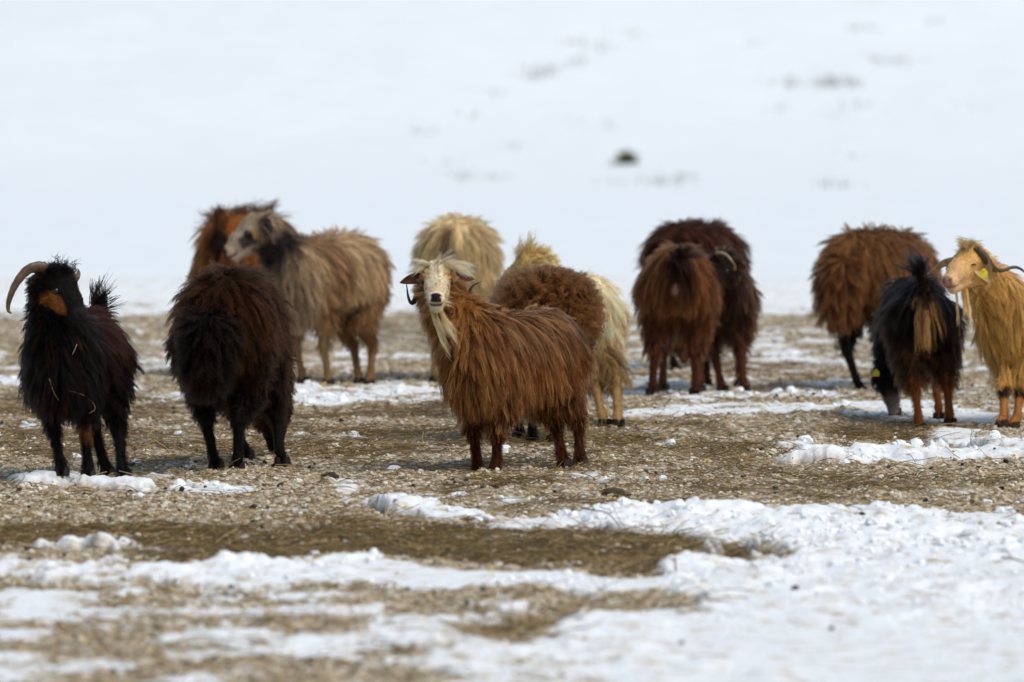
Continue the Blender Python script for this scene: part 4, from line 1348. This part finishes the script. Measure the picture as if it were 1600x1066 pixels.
A = animal("goat", "golden goat with long wavy horns, yellow ear tag and a contented half-closed eye", "goat", GRP_G, 1642, 660, (-.72, -.69), .95, GOAT, 14,
           mk(coat_goat, col=GO, leg=(.6, .34, .11), shin=(.38, .15, .04), face=(.74, .43, .15), L=.17, tip=(1.15, 1.15, 1.12), paint=gold_paint, skinpaint=gold_skin, length=nose_free, lift=.05, thigh=.09, var=.26),
           feet=dict(fr=(1566, 668), fl=(1584, 666)), head=dict(pos=at_depth(1519, 411, YY - .30), nose=(-.63, -.74, -.27), size=1.2, neck=(.66, .36, .11), neck_L=.12, muzzle=(.72, .46, .25), fur=.010, poll_L=.02, eye=.28),
           count=38000, fine=.0065, guides=2200, leg_len=.016)
hy = YY - .30
add_ears(A, [(1, (.36, -.45, -.80), .115, .085, .02, (.012, .055, .02)), (-1, (-.6, .6, -.3), .12, .07, .1)], (.50, .31, .12), (.56, .38, .20))
horn(A, [(1493, 408), (1482, 410), (1472, 413), (1460, 422), (1449, 428)], [hy + .02, hy + .04, hy + .08, hy + .14, hy + .2], [.022, .021, .017, .010, .003], plain_material("horn_golden", (.33, .2, .09), .5, .4, 30), .04, 12, .6)
horn(A, [(1520, 393), (1529, 393), (1540, 404), (1551, 419), (1565, 423), (1582, 418), (1594, 420), (1606, 430)], [hy - .03, hy - .06, hy - .06, hy - .03, hy + .03, hy + .10, hy + .14, hy + .18], [.022, .024, .022, .018, .015, .012, .008, .003], plain_material("horn_olive", (.085, .06, .03), .5, .4, 30), .05, 16, .6)
ear_tag(A, at_depth(1537, 427, hy - .12), .036, (-.2, -1, .1))
hw = A['hw']
tuft(A, "forelock", [hw((.0, q, .062)) for q in (-.03, -.01, .01, .03)], [A['vec']((-.6, -.6, .12))] * 4, .05, (.55, .36, .13), (.66, .47, .20), 600, .4, .9, (0, 0, 0), .0009, .004, .016, locks=24)
tuft(A, "beard", [hw((.09, q, -.08)) for q in (-.012, .012)], [A['vec']((.1, -.2, -.9))] * 2, .12, (.75, .43, .14), (.8, .52, .2), 140, .1, .4, (0, 0, 0), .0008, .003, .007, locks=6)

# ------------------------------------------------------------------ loose things lying about
def clod(name, label, cat, px, py, w, hgt, mat, seed):
    c = at(px, py); r = np.random.default_rng(seed)
    seg, V, Fc = 14, [], []
    for i in range(1, 8):
        for j in range(seg):
            a_, b_ = math.pi * i / 8, 2 * math.pi * j / seg
            k = 1 + .28 * (r.random() - .5)
            V.append((w * k * math.sin(a_) * math.cos(b_), w * .9 * k * math.sin(a_) * math.sin(b_), hgt * (.35 + k * math.cos(a_) * .75)))
    n0 = len(V); V += [(0, 0, hgt * 1.05), (0, 0, -hgt * .4)]
    for i in range(6):
        for j in range(seg):
            Fc.append((i * seg + j, (i + 1) * seg + j, (i + 1) * seg + (j + 1) % seg, i * seg + (j + 1) % seg))
    for j in range(seg):
        Fc.append((n0, j, (j + 1) % seg)); Fc.append((n0 + 1, n0 - seg + (j + 1) % seg, n0 - seg + j))
    me = bpy.data.meshes.new(name); me.from_pydata(V, [], Fc); me.update()
    o = link(name, me, None, mat)
    o.location = (c[0], c[1], zat(c[0], c[1]))
    return tag(o, label, cat)
M_SOIL = plain_material("soil_clod", (.045, .026, .015), .9, .5, 70, .8, .01)
M_STONE = plain_material("grey_stone", (.10, .095, .09), .8, .35, 30, .5, .006)
M_MOSS = plain_material("moss_clod", (.06, .045, .015), .95, .5, 80, .9, .01)
clod("dung_clod", "dark brown dung clod on the slush between the black-brown sheep and the cream-faced goat", "clod", 516, 747, .038, .036, M_SOIL, 1)
clod("stone", "dark stone lying between the black goat and the black-brown sheep", "stone", 286, 716, .042, .030, M_STONE, 2)
clod("moss_clod", "mossy clod of turf before the snow ridge, below the curly sheep", "clod", 958, 770, .05, .034, M_MOSS, 3)
clod("stone", "low grey stone sunk in the hay below the dung clod", "stone", 545, 860, .055, .018, M_STONE, 4)
clod("stone", "small grey stone half buried in the hay left of the other hay-bound stone", "stone", 435, 862, .045, .016, M_STONE, 5)
def twig(label, pts_px, lift, rad, mat, side=None):
    P = []
    for (x_, y_), l_ in zip(pts_px, lift):
        g_ = at(x_, y_); P.append((g_[0], g_[1], zat(g_[0], g_[1]) + l_))
    P = np.array(P); c = P[0].copy(); root = bpy.data.objects.new("twig", None); COL.objects.link(root); root.location = c
    tube("stem", P - c, np.linspace(rad, rad * .4, len(P)), root, mat, 7, 24, .08, 9)
    mid = P[1] - c
    tube("side_shoot", [mid, mid + np.array([-.02, .03, .02]), mid + np.array([-.05, .05, .03])], [rad * .6, rad * .5, rad * .25], root, mat, 6, 10)
    return tag(root, label, "twig")
M_TWIG = plain_material("twig_bark", (.10, .045, .03), .8, .4, 60, .4, .002)
M_STALK = plain_material("dry_stalk", (.32, .14, .05), .8, .4, 60, .4, .002)
twig("thin reddish twig lying on the snow ridge below the cream-faced goat", [(908, 822), (930, 826), (950, 829), (970, 833)], [.05, .045, .04, .03], .0038, M_TWIG)
twig("dark twig poking from the foreground snow at the picture edge", [(1566, 905), (1582, 909), (1600, 913), (1615, 915)], [.05, .05, .045, .04], .004, M_TWIG)
twig("upright orange stalk at the edge of the hay strip", [(1056, 893), (1055, 893), (1054, 893), (1056, 893)], [0, .03, .055, .08], .004, M_STALK)
# dark bush on the snow slope
bp_ = on_hill(980, 256)
root = bpy.data.objects.new("bush", None); COL.objects.link(root); root.location = bp_
tag(root, "small dark green bush alone on the snowy slope", "bush")
r_ = np.random.default_rng(77)
n = 320
dv = unit(r_.normal(0, 1, (n, 3)) * np.array([.7, .7, .6]) + np.array([0, 0, .8]))
Lb = .08 + .12 * r_.random(n)
tt = np.linspace(0, 1, 5)
C = dv[:, None] * (Lb[:, None] * tt[None])[..., None] + np.array([0, 0, -.03]) + r_.normal(0, .035, (n, 1, 3))
curves_object("foliage", C, np.full((n, 5), .006), np.tile([[.035, .04, .012]], (n, 1)), np.tile([[.07, .075, .02]], (n, 1)), M_HAIR, root)
tube("stem", [(0, 0, -.1), (0, 0, .05), (.02, 0, .15)], [.02, .018, .01], root, M_TWIG, 8, 8)

# straws caught in the black goat's coat
def straw(label, pts_px, depth, cat="straw"):
    P = []
    for x_, y_ in pts_px:
        ds = np.arange(depth - .9, depth + .4, .01)
        Q = np.array([A_black['loc'](at_depth(x_, y_, q)) for q in ds])
        hit = np.nonzero(A_black['vol'].sample(Q) < .034)[0]
        P.append(at_depth(x_, y_, ds[hit[0]] if len(hit) else depth - .3))
    P = np.array(P); c = P[0].copy()
    o = tube("straw", P - c, np.linspace(.0014, .0009, len(P)), None, M_STRAW, 6, 20)
    o.location = c
    return tag(o, label, cat)
M_STRAW = plain_material("pale_straw", (.36, .26, .12), .7, .25, 50, .2, .002)
straw("short pale straw stuck upright in the black goat's chest hair below its chin", [(120, 538), (117, 546), (113, 554)], A_black['depth'])
straw("thin pale straw hanging low on the black goat's chest", [(77, 592), (84, 613), (92, 626)], A_black['depth'])
straw("long curled pale straw looped over the black goat's shoulder hair", [(109, 611), (129, 617), (145, 629), (148, 640), (139, 646)], A_black['depth'])
